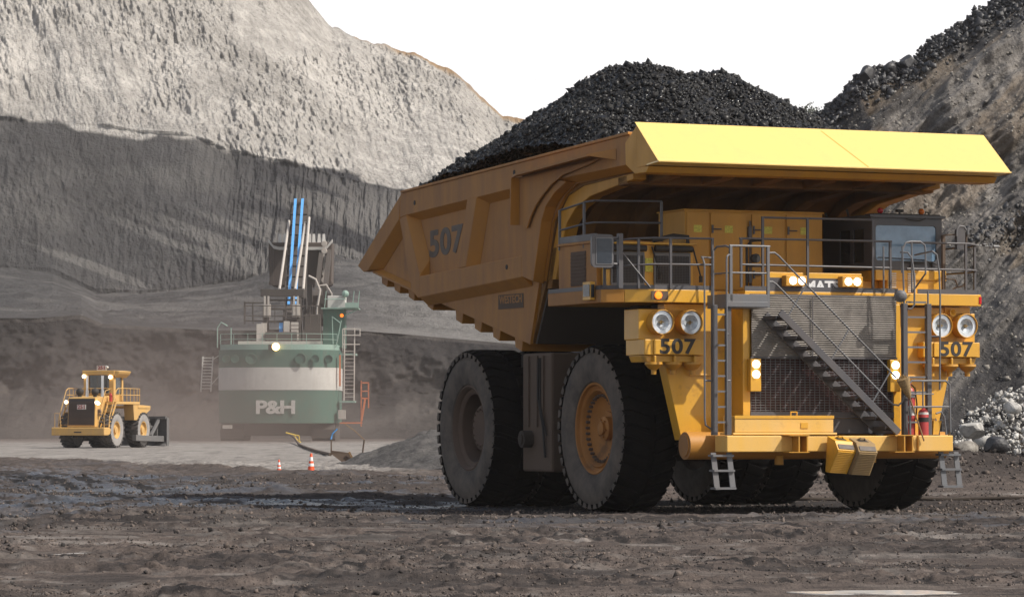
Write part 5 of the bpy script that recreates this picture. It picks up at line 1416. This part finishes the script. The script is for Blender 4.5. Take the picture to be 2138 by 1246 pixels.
# boom, leaning away
P0 = Vector((.95, 9.5, 9.8)); P1 = Vector((.55, 27.5, 27.3))
b = MB()
b.bar(P0, P1, 1.7, 1.5, (0, -.7, .7))
for x in (-.95, .95): b.bar(P0 + Vector((x * 1.3, 0, 0)), P1 + Vector((x * .95, 0, 0)), .3, 1.0, (0, -.7, .7))
for k in range(12):
    q = P0.lerp(P1, .12 + .8 * k / 11) + Vector((0, -.58, .58)); b.bar(q + Vector((-1.0, 0, 0)), q + Vector((1.0, 0, 0)), .25, .2, (0, -.7, .7))
b.cyl(P1 + Vector((-.95, 0, .2)), P1 + Vector((.95, 0, .2)), .85, n=24)
boom = b.build('boom', SD_, shovel, smooth=0)
b = MB()
for xa, xb in ((-.36, -.42), (.36, .42)):
    a_ = P0 + Vector((xa, -2.2, 5.4)); e_ = P1 + Vector((xb, -.9, 1.0)); b.bar(a_, e_, .30, .16, (0, -.7, .7))
    b.bar(Vector((xa * .9 + .35, 2.6, 10.9)), Vector((xa * .9 + .35, 3.6, 13.2)), .42, .1, (0, 1, 0))
b.build('hoist_rope', SBL, boom, smooth=0)
b = MB()
for xa, xb, ztop in ((-.25, -.51, 25.6), (1.5, 1.39, 25.5), (2.4, 1.84, 26.0)):
    q = P0.lerp(P1, .88); b.tube([(xa, 4.5, 16.8), (xb, q.y - .4, ztop)], .15, 8)
b.build('suspension_strut', SR, boom)
# dipper on its handle
b = MB()
dy = 27.0
f_ = (SD + dy) / SD
def dpt(px, py): return ((px - 1069) / 7200 * (SD + dy) - sx0, 2 + (882 - py) / 7200.0 * (SD + dy))
l, zt = dpt(560, 506); r_, zb = dpt(694, 597)
P = [(l, zt), (l + .15, zb + .2), (l + .6, zb), (r_ - .6, zb), (r_ - .1, zb + .3), (r_, zt)]
b.prism_v(P, dy - .2, dy + 4.4); dip = b.build('dipper', SB, shovel, smooth=0, bevel=.12)
b = MB(); b.box((l + .1, r_ - .1), (dy - .32, dy - .21), (zb + .1, zb + .55)); b.box((l + .2, l + .6), (dy - .35, dy - .21), (zb + .3, zt - .3)); b.build('wear_plate', SB, dip, smooth=0)
b = MB(); xs_ = np.linspace(l, r_, 13)
top = [(x, zt + .35 - .9 * math.sin(min(1, (min(x - l, r_ - x)) / 1.1) * math.pi / 2) ** .8) for x in xs_]
b.prism_v(top + [(x, z - .35) for x, z in top[::-1]], dy - .5, dy + .1)
b.build('dipper_lip', SW, dip, smooth=0)
for px in (583, 593, 619, 645, 654, 665, 675):
    x, z = dpt(px, 500); b = MB(); b.loft([(x - .24, dy + .4, z - .9), (x + .24, dy + .4, z - .9), (x + .24, dy + .9, z - .9), (x - .24, dy + .9, z - .9)], [(x - .13, dy + .6, z + .7), (x + .13, dy + .6, z + .7), (x + .13, dy + .8, z + .7), (x - .13, dy + .8, z + .7)])
    b.build('tooth', M['white'], dip, smooth=0)
b = MB()
for x in (3.1, 4.0):
    b.bar((x, 15, 14.8), (x + .1, dy, zt - 1.2), .5, .9, (0, 0, 1))
b.box((2.5, 5.4), (12.5, 15.5), (13.0, 16.4)); b.box((2.4, 3.0), (11.5, 12.4), (12.0, 17.6)); b.bar((4.9, 12.4, 13.0), (4.3, 12.4, 17.4), .5, .5, (0, 1, 0)); b.cyl((3.4, 12.3, 14.6), (3.4, 12.0, 14.6), 1.1, n=20); b.cyl((4.7, 12.3, 15.8), (4.7, 12.0, 15.8), .9, n=20); b.cyl((2.6, 14.5, 15.6), (4.5, 14.5, 15.6), 1.5, n=20)
b.build('dipper_handle', SD_, shovel, smooth=30)
b = MB(); b.tube([(2.6, 11.3, 18.6), (3.4, 11.2, 18.2), (3.9, 11.2, 17.0), (3.6, 11.2, 15.0), (3.5, 11.2, 13.6)], .14, 6); b.tube([(3.3, 11.4, 17.4), (4.6, 11.4, 17.6), (5.2, 11.4, 16.6), (5.3, 11.4, 14.4)], .1, 6); b.build('cable_loop', SR, shovel)
b = MB()
for z in (13.8, 14.9): b.tube([(-4.0, 2.4, z), (-1.9, 2.4, z), (2.3, 2.4, z), (4.2, 2.6, z)], .05, 5)
for x in (-4.0, -3.0, -1.9, -.6, .6, 2.3, 3.3, 4.2): b.tube([(x, 2.4, 12.9), (x, 2.4, 15.0)], .05, 5)
b.build('gantry_rail', SD_, shovel)
b = MB()
for k in range(6):
    z = zt - .2 - k * .85; b.lathe([(.32, -.12), (.36, 0), (.32, .12)], (3.55, dy - .9, z), (0, 1, 0), 12); b.box((3.42, 3.68), (dy - 1.0, dy - .8), (z - .7, z - .1))
b.build('hoist_chain', SR, dip)
# operator cab on the right
b = MB(); b.box((4.6, 7.05), (4.5, 8.0), (10.3, 14.6)); oc = b.build('operator_cab', SG, shovel, smooth=0, bevel=.04)
b = MB(); b.box((5.1, 7.1), (4.4, 7.0), (14.75, 16.1)); b.build('roof_unit', SW, oc, smooth=0, bevel=.06)
b = MB(); b.box((4.4, 8.6), (3.8, 8.2), (14.62, 14.74)); b.box((7.1, 8.6), (3.7, 4.0), (14.75, 15.3))
for x in (4.8, 7.9, 8.5): b.tube([(x, 3.85, 14.7), (x + .2, 3.85, 16.6)], .05, 5)
b.tube([(4.8, 3.85, 15.7), (7.2, 3.85, 15.7)], .05, 5); b.bar((7.1, 4.4, 13.9), (8.5, 4.4, 14.6), .12, .12); b.ball((7.1, 4.2, 16.3), .4, 8, 6)
b.build('cab_platform', SGL, oc, smooth=0)
b = MB(); b.ball((6.7, 4.42, 13.9), .2, 10, 6); b.build('amber_lamp', M['amber_on'], oc)
# stairs and walkways on the right side
b = MB(); b.box((6.7, 8.5), (.5, 3), (9.4, 9.6)); b.box((6.7, 8.4), (-.5, 2.5), (4.2, 4.4))
wk = b.build('walkway', SGL, shovel, smooth=0)
b = MB()
for x in (7.2, 8.3): b.bar((x, -.3, 4.4), (x, .9, 12.4), .13, .13, (0, 1, 0))
for k in range(13): b.box((7.2, 8.3), (-.25 + k * .065, -.05 + k * .065), (4.8 + k * .42, 4.86 + k * .42))
for z in (10.6, 11.6, 12.3): b.tube([(7.0, .6, z), (8.9, .6, z)], .06, 5)
b.tube([(7.0, .6, 9.6), (7.0, .6, 12.3)], .06, 5); b.tube([(8.9, .6, 11.5), (8.9, .6, 12.3)], .06, 5)
b.build('side_stair', SR, wk, smooth=0)
b = MB(); b.box((9.0, 9.9), (0, .12), (4.6, 4.75)); b.box((9.0, 9.14), (0, .12), (1.6, 6.6)); b.box((9.8, 9.94), (0, .12), (3.6, 6.4)); b.box((9.0, 9.94), (0, .12), (6.3, 6.45)); b.box((9.0, 9.94), (0, .12), (5.4, 5.52)); b.bar((9.1, .06, 2.2), (9.5, .06, 4.6), .3, .2); b.box((6.7, 9.2), (-.1, .2), (1.9, 2.05)); b.box((6.65, 6.85), (-.6, -.4), (6.0, 9.4))
b.build('boarding_gate', SO, shovel, smooth=0)
for q in (((6.6, 7.4), (-1.0, -.4), (2.4, 3.4)), ((-5.9, -4.9), (-3.0, -1.6), (1.35, 1.75))):
    b = MB(); b.box(*q); b.build('step_box', SR, shovel, smooth=0)
# pale boarding ladder standing off the left side
b = MB()
for x in (-8.55, -7.45): b.bar((x - .1, 1, 5.4), (x + .05, 2, 9.3), .13, .13, (0, 1, 0))
for k in range(11): b.box((-8.6, -7.45), (1.0 + k * .09, 1.12 + k * .09), (5.7 + k * .34, 5.8 + k * .34))
b.bar((-7.4, 2, 9.0), (-6.4, 2, 9.6), .1, .1); b.bar((-7.5, 1.2, 6.2), (-6.4, 1.2, 7.4), .08, .08)
b.build('boarding_ladder', SW, shovel, smooth=0)

# ================================================================== WHEEL DOZER
DD = 272.0
dz = empty('wheel_dozer', ((173 - 1069) / 7200 * DD, DD, 0), R(-16.5))
dz.scale = (1.05, 1.05, 1.05)
tag(dz, 'yellow wheel dozer numbered 251 parked with its blade away', 'wheel dozer')
DYL = steel('dozer_yellow', (.60, .34, .07), .30, (.33, .25, .17), rough=.45)
DGR = steel('dozer_dark_grille', (.030, .025, .028), .3, (.07, .055, .05), rough=.7)
DTR = rubber('dusty_tread', (.05, .048, .047), (.12, .11, .105)); DSW = rubber('dusty_sidewall', (.22, .21, .205), (.32, .30, .29))
DST = steel('blade_steel', (.075, .078, .082), .3, (.2, .18, .17), rough=.5)
def dozer_wheel():
    w = empty('wheel'); T = MB(); ring = 48
    T.lathe([(.62, -.36), (.68, -.44), (.95, -.49), (1.20, -.46), (1.29, -.34), (1.30, 0), (1.29, .34), (1.20, .46), (.95, .49), (.68, .44), (.62, .36)], (0, 0, 0), (1, 0, 0), ring, cap=False)
    for k in range(len(T.f)): T.mi[k] = 1 if (k // ring < 3 or k // ring > 6) else 0
    for k in range(24):
        for s in (-1, 1):
            a = (k + (.5 if s > 0 else 0)) * math.pi / 12; dA = .075
            def pt(r, x, g): return (x, r * math.cos(g), r * math.sin(g))
            T.m = 0
            T.loft([pt(1.26, s * .02, a - dA + .12), pt(1.26, s * .02, a + dA + .12), pt(1.2, s * .49, a + dA), pt(1.2, s * .49, a - dA)], [pt(1.365, s * .02, a - dA * .8 + .12), pt(1.365, s * .02, a + dA * .8 + .12), pt(1.345, s * .50, a + dA * .8), pt(1.345, s * .50, a - dA * .8)])
    T.build('tyre', [DTR, DSW], w, smooth=30)
    b = MB(); b.lathe([(.63, .38), (.66, .44), (.60, .43), (.55, .30), (.48, .26), (.28, .26), (.26, .40), (.001, .42)], (0, 0, 0), (1, 0, 0), 32, cap=False); b.lathe([(.63, -.38), (.3, -.3), (.001, -.3)], (0, 0, 0), (1, 0, 0), 24, cap=False); b.build('rim', DYL, w)
    return w
w0 = dozer_wheel(); w0.parent = dz; w0.location = (1.62, 1.7, 1.36)
for x, y, fl in ((-1.62, 1.7, 180), (1.62, 6.9, 0), (-1.62, 6.9, 180)):
    q = copy_tree(w0, dz); q.location = (x, y, 1.36); q.rotation_euler = (R(13 * x + y), 0, R(fl))
b = MB(); b.box((-2.15, 2.15), (-.9, .0), (.95, 1.55)); b.prism_u([(0, .95), (.5, 1.1), (.5, 1.5), (0, 1.55)], -2.1, 2.1); b.build('counterweight', DYL, dz, smooth=0, bevel=.06)
b = MB(); b.box((-.3, .3), (-.915, -.901), (1.15, 1.24)); b.box((-1.0, 1.0), (.5, 5), (.8, 1.6)); b.box((-1.1, 1.1), (5, 8), (.8, 1.9)); b.cyl((-1.2, 1.7, 1.36), (1.2, 1.7, 1.36), .35); b.cyl((-1.2, 6.9, 1.36), (1.2, 6.9, 1.36), .35); b.build('chassis', DGR, dz, smooth=0)
b = MB(); b.prism_u([(-.25, 1.57), (-.15, 3.78), (2.9, 3.95), (2.9, 1.6)], -1.12, 1.12); hood = b.build('engine_hood', DYL, dz, smooth=0, bevel=.05)
b = MB(); b.loft([(-1.05, -.27, 1.72), (1.05, -.27, 1.72), (1.05, -.175, 3.70), (-1.05, -.175, 3.70)], [(-1.05, -.22, 1.72), (1.05, -.22, 1.72), (1.05, -.14, 3.70), (-1.05, -.14, 3.70)]); gr = b.build('rear_grille', DGR, hood, smooth=0)
for k in range(16):
    pass
b = MB()
for k in range(18):
    z = 1.8 + k * .09; y = -.28 + .095 * (z - 1.72) / 1.98; b.box((-1.0, 1.0), (y - .012, y + .0), (z, z + .03))
b.box((-.85, .85), (-.205, -.19), (3.42, 3.45)); b.build('grille_slat', M['brown_rim'], gr, smooth=0)
DRD = plain('red_number_board', (.32, .10, .09), .6)
b = MB(); b.box((-.34, .38), (-.262, -.24), (2.90, 3.26)); bo = b.build('number_board', M['white'], gr, smooth=0)
text('fleet_number', '251', .40, face_front((.02, -.266, 3.07)), DRD, bo, bold=.02, sx=1.1)
for x, z in ((-1.26, 3.45), (1.22, 3.42), (1.34, 3.36)):
    b = MB(); b.lathe([(.13, .12), (.13, 0), (.001, -.03)], (x, -.25, z), (0, 1, 0), 14, cap=False); b.build('rear_lamp', emis('dozer_lamp', (1, .82, .6), 5), hood)
for x in (-.62, .62):
    b = MB(); b.cyl((x + .42, 1.3, 3.85), (x + .42, 1.3, 4.35), .13, n=14); b.cyl((x + .42, 1.3, 4.35), (x + .42, 1.3, 5.45), .085, n=14); b.build('exhaust_stack', M['chrome'], hood)
    b = MB(); b.ball((x - .05, 1.0, 4.22), .30, 16, 10, .95); b.cyl((x - .05, 1.0, 3.85), (x - .05, 1.0, 4.0), .14); b.build('air_cleaner', M['black'], hood)
# platform, stairs and rails
b = MB(); b.box((-2.05, -1.15), (1.6, 6.2), (3.30, 3.50)); b.box((1.15, 2.05), (1.6, 6.2), (3.30, 3.50)); b.box((-2.05, 2.05), (5.9, 8.3), (3.0, 3.2)); b.prism_u([(5.0, 3.3), (8.4, 3.2), (8.4, 2.9), (6.2, 2.1), (5.2, 2.1)], 1.2, 2.0); b.prism_u([(5.0, 3.3), (8.4, 3.2), (8.4, 2.9), (6.2, 2.1), (5.2, 2.1)], -2.0, -1.2); plat = b.build('fender_platform', DYL, dz, smooth=0, bevel=.02)
for s in (-1, 1):
    b = MB()
    for x in (1.35, 2.0): b.bar((s * x, .3, 1.55), (s * x, 1.7, 3.45), .07, .12, (0, 1, 0))
    for k in range(6): b.box((min(s * 1.35, s * 2.0), max(s * 1.35, s * 2.0)), (.38 + k * .24, .60 + k * .24), (1.72 + k * .31, 1.76 + k * .31))
    b.tube([(s * 2.05, .2, 1.6), (s * 2.05, .3, 2.3), (s * 2.05, 1.6, 4.35), (s * 2.05, 2.0, 4.5), (s * 2.05, 6.1, 4.5), (s * 2.05, 6.1, 3.5)], .035, 6); b.tube([(s * 2.05, 1.7, 4.0), (s * 2.05, 6.1, 4.0)], .03, 6)
    for y in (2.2, 2.9, 3.6, 4.3, 5.0, 5.6): b.tube([(s * 2.05, y, 3.5), (s * 2.05, y, 4.5)], .03, 6)
    b.tube([(s * 1.2, .4, 2.4), (s * 1.2, 1.5, 4.3), (s * 1.2, 2.4, 4.45)], .03, 6)
    b.tube([(s * 2.0, -.6, 1.55), (s * 2.0, -.6, 2.6), (s * 1.6, -.6, 2.6), (s * 1.5, -.6, 1.55)], .03, 6)
    b.build('stair', DYL, plat, smooth=0)
b = MB(); b.tube([(-1.2, 2.7, 4.5), (1.2, 2.7, 4.5)], .03, 6); b.tube([(-1.2, 2.7, 4.1), (1.2, 2.7, 4.1)], .025, 6)
for x in (-1.2, -.5, .4, 1.2): b.tube([(x, 2.7, 3.9), (x, 2.7, 4.5)], .03, 6)
b.build('railing', DYL, plat)
# cab
b = MB()
for x in (-1.02, 1.06): b.box((x - .20, x + .20), (2.95, 3.35), (3.5, 5.55)); b.box((x - .13, x + .13), (4.7, 5.0), (3.5, 5.5))
b.box((-1.3, 1.34), (2.85, 5.2), (5.52, 5.86)); b.prism_v([(1.34, 5.86), (1.75, 5.80), (1.65, 5.6), (1.34, 5.3)], 2.9, 5.2); b.box((-1.0, 1.05), (3.0, 5.0), (3.5, 4.1))
dc = b.build('cab', DYL, dz, smooth=0, bevel=.04)
b = MB(); b.box((-.82, .86), (3.1, 3.12), (4.1, 5.5)); b.box((1.1, 1.12), (3.36, 4.69), (4.1, 5.5)); b.box((-1.12, -1.10), (3.36, 4.69), (4.1, 5.5)); b.build('cab_window', M['dark_glass'], dc, smooth=0)
b = MB(); b.box((-.25, .55), (3.2, 3.28), (5.88, 6.24)); rb = b.build('roof_number_board', M['white'], dc, smooth=0)
text('fleet_number', '251', .36, face_front((.15, 3.192, 6.06)), DRD, rb, bold=.02, sx=1.2)
b = MB(); b.ball((.62, 3.2, 6.1), .1, 8, 6); b.build('roof_beacon', M['white'], dc)
for x, z in ((-1.15, 5.42), (1.02, 5.36)):
    b = MB(); b.lathe([(.13, .1), (.13, 0), (.001, -.03)], (x, 2.8, z), (0, 1, 0), 14, cap=False); b.build('cab_lamp', emis('dozer_cab_lamp', (1, .85, .62), 7), dc)
b = MB(); b.lathe([(.001, 0), (.12, 0), (.12, .5), (.05, .58), (.05, .66), (.001, .66)], (1.42, 2.0, 3.5), (0, 0, 1), 14, cap=False); b.build('extinguisher', M['red'], plat)
b = MB(); b.prism_v([(-.14, -.3), (.14, -.3), (.16, .05), (.08, .22), (-.08, .22), (-.16, .05)], -.1, .1); o = b.build('lamp_cluster', M['brown_rim'], hood, smooth=0); o.location = (1.2, .3, 2.7)
# blade and push arms
b = MB()
for s in (-1, 1):
    b.bar((s * 2.25, 4.6, .75), (s * 2.25, 10.2, .65), .35, .45); b.bar((s * 1.2, 6.8, 2.0), (s * 1.6, 9.9, 1.5), .25, .25); b.bar((s * 2.2, 8.0, .9), (s * 2.0, 10.1, 2.1), .22, .22)
b.build('push_arm', DST, dz, smooth=0, bevel=.03)
b = MB(); P = [(10.2, .1), (10.55, .5), (10.7, 1.2), (10.5, 2.1), (10.3, 2.4), (10.2, 2.4), (10.35, 2.0), (10.5, 1.2), (10.4, .6), (10.0, .12)]
b.prism_u(P, -2.6, 2.6)
for s in (-1, 1): b.box((min(s * 2.6, s * 2.66), max(s * 2.6, s * 2.66)), (10.15, 10.6), (.1, 2.3))
for x in (-1.8, -.6, .6, 1.8): b.box((x - .08, x + .08), (10.02, 10.34), (.3, 2.2))
b.box((-2.6, 2.6), (10.0, 10.19), (2.2, 2.4)); b.build('blade', DST, dz, smooth=0)

# ================================================================== SMALL THINGS
OR = plain('cone_orange', (.75, .09, .02), .5, var=.15); CW = plain('cone_white_band', (.75, .75, .74), .5, var=.08)
def cone(px, py, h, label):
    d = 14400 / (py - 882); x = (px - 1069) / 7200 * d
    c = empty('traffic_cone', (x, d, float(ground_z(np.array(x), np.array(d))) - .01)); tag(c, label, 'traffic cone', 'traffic cones by the dusty road')
    r = h * .19
    b = MB(); b.box((-h * .26, h * .26), (-h * .26, h * .26), (0, .05 * h)); b.lathe([(r, .05 * h), (r * .28, h * .97), (r * .2, h), (.001, h)], (0, 0, 0), (0, 0, 1), 20, cap=False); bo = b.build('cone_body', OR, c)
    for z0, z1 in ((.36, .50), (.62, .82)):
        f = lambda z: (r - (r - r * .28) * (z - .05) / .92) * 1.03
        b = MB(); b.lathe([(f(z0), z0 * h), (f(z1), z1 * h)], (0, 0, 0), (0, 0, 1), 20, cap=False); b.build('white_band', CW, bo)
cone(650, 992, .76, 'larger orange and white cone beside the gravel heap')
cone(583, 990, .54, 'smaller orange and white cone out on the dusty road')
# power cable along the right of the haul road
b = MB(); b.tube([(x, 88.5 - .12 * (x - 6) + .3 * math.sin(x * .7), .06 + .02 * math.sin(x * 2.1)) for x in np.linspace(5.5, 30, 60)], .05, 8)
tag(b.build('power_cable', M['frame'], None), 'brown power cable lying on the ground behind the front tyres', 'cable')
# trailing cable and its yellow float in front of the shovel
gz = lambda x, y: float(ground_z(np.array(float(x)), np.array(float(y))))
CD = 340.0
b = MB(); pts = [((px - 1069) / 7200 * d, d, z) for px, d, z in ((600, 365, .9), (615, 345, .5), (624, 300, .12), (640, 260, .12), (665, 225, .12), (690, 205, .12))]
b.tube(pts, .10, 6); tag(b.build('trailing_cable', M['tank'], None), 'brown trailing cable running out from under the rope shovel', 'cable')
YR = plain('yellow_sling', (.62, .42, .05), .6)
b = MB(); cx, cy = (618 - 1069) / 7200 * 345, 345.0
b.tube([(cx - 1.0, cy, 1.0), (cx - .2, cy, .8), (cx + .1, cy, .3), (cx + .5, cy, .0)], .08, 6); b.tube([(cx - .3, cy, .8), (cx + .3, cy, .7), (cx + .35, cy, .3), (cx + .1, cy, .2)], .09, 6)
tag(b.build('cable_sling', YR, None), 'yellow sling looped over the cable beside the shovel tracks', 'sling')
# cable sled with stakes
SLD = 172.0; sx_ = (728 - 1069) / 7200 * SLD
sl = empty('cable_sled', (sx_, SLD, 0)); tag(sl, 'dark box sled with two posts in the dust near the cones', 'sled')
b = MB(); b.loft([(-.85, -.3, .45), (-.25, -.4, .0), (.35, -.4, 0), (.05, -.3, .5), (-.85, -.3, .62)], [(-.85, .3, .45), (-.25, .3, .0), (.35, .3, 0), (.05, .3, .5), (-.85, .3, .62)]); sb_ = b.build('sled_box', M['tank'], sl, smooth=0)
b = MB(); b.bar((.05, -.42, .55), (.32, -.42, .02), .10, .06, (0, 1, 0)); b.build('board', M['wood'], sl, smooth=0)
b = MB(); b.tube([(-.86, 0, .4), (-.86, 0, 1.15), (-.9, 0, 1.15)], .04, 6); b.tube([(.65, .1, .1), (.72, .1, .7), (.78, .1, 1.15)], .04, 6); b.build('post', M['tank'], sl)
b = MB(); b.tube([(-.88, 0, 1.15), (-.80, 0, 1.45), (-.55, 0, 1.7)], .035, 6); b.build('blue_rope', SBL, sl)
b = MB(); b.tube([(.78, .1, 1.15), (.3, .1, 1.6), (-.2, .1, 1.95)], .02, 6); b.build('guy_rope', M['wood'], sl)
# scrubby trees on the skyline
M['leaf'] = plain('dark_foliage', (.035, .05, .03), .8, var=.5, scale=2)
def sky_tree(px, py, d, h, label):
    t_ = empty('shrub_tree', ((px - 1069) / 7200 * d, d, 2 + (882 - py) / 7200 * d)); tag(t_, label, 'tree')
    b = MB(); b.tube([(0, 0, -h * .6), (0, 0, h * .2), (.1 * h, 0, h * .6)], .05 * h, 6, r1=.015 * h); b.build('trunk', M['tank'], t_)
    Q = nrg.normal(0, 1, (700, 3)) * np.array([.20, .20, .17]) * h + np.array([0, 0, h * .42]); o = lumps('crown', Q, nrg.uniform(.02, .06, 700) * h, M['leaf'], t_, oct=True, flat=(.3, 1))
sky_tree(1692, 272, 706, 6.6, 'small dark tree top peeping over the coal load and spoil ridge')

# ================================================================== AIR
def vol(name, dens, col, aniso=.2):
    m = bpy.data.materials.new(name); m.use_nodes = True; nt = m.node_tree; nt.nodes.clear()
    v = nt.nodes.new('ShaderNodeVolumePrincipled'); v.inputs['Density'].default_value = dens
    v.inputs['Color'].default_value = (*col, 1); v.inputs['Anisotropy'].default_value = aniso
    o = nt.nodes.new('ShaderNodeOutputMaterial'); nt.links.new(v.outputs[0], o.inputs['Volume']); return m
b = MB(); b.box((-1600, 1600), (-520, 2600), (-3, 260))
hz = b.build('haze', vol('air', .00013, (.84, .80, .78)), None, smooth=0); tag(hz, kind='stuff')
def dust_cloud(px, d, z, sx, sy, sz, dens, label):
    m = vol('dust', dens, (.46, .38, .34)); nt = m.node_tree
    v = [n_ for n_ in nt.nodes if n_.type == 'PRINCIPLED_VOLUME'][0]
    tc = nt.nodes.new('ShaderNodeTexCoord'); g = nt.nodes.new('ShaderNodeTexGradient'); g.gradient_type = 'QUADRATIC_SPHERE'
    nt.links.new(tc.outputs['Object'], g.inputs[0]); mm = nt.nodes.new('ShaderNodeMath'); mm.operation = 'MULTIPLY'; mm.inputs[1].default_value = dens
    nt.links.new(g.outputs['Fac'], mm.inputs[0]); nt.links.new(mm.outputs[0], v.inputs['Density'])
    b = MB(); b.ball((0, 0, 0), 1, 24, 14); me = b.build('dust_cloud', m, None)
    me.location = ((px - 1069) / 7200 * d, d, z); me.scale = (sx, sy, sz); tag(me, label, 'dust', kind='stuff')
dust_cloud(385, 345, 2.0, 38, 60, 18, .018, 'brownish dust hanging in the air around the rope shovel')
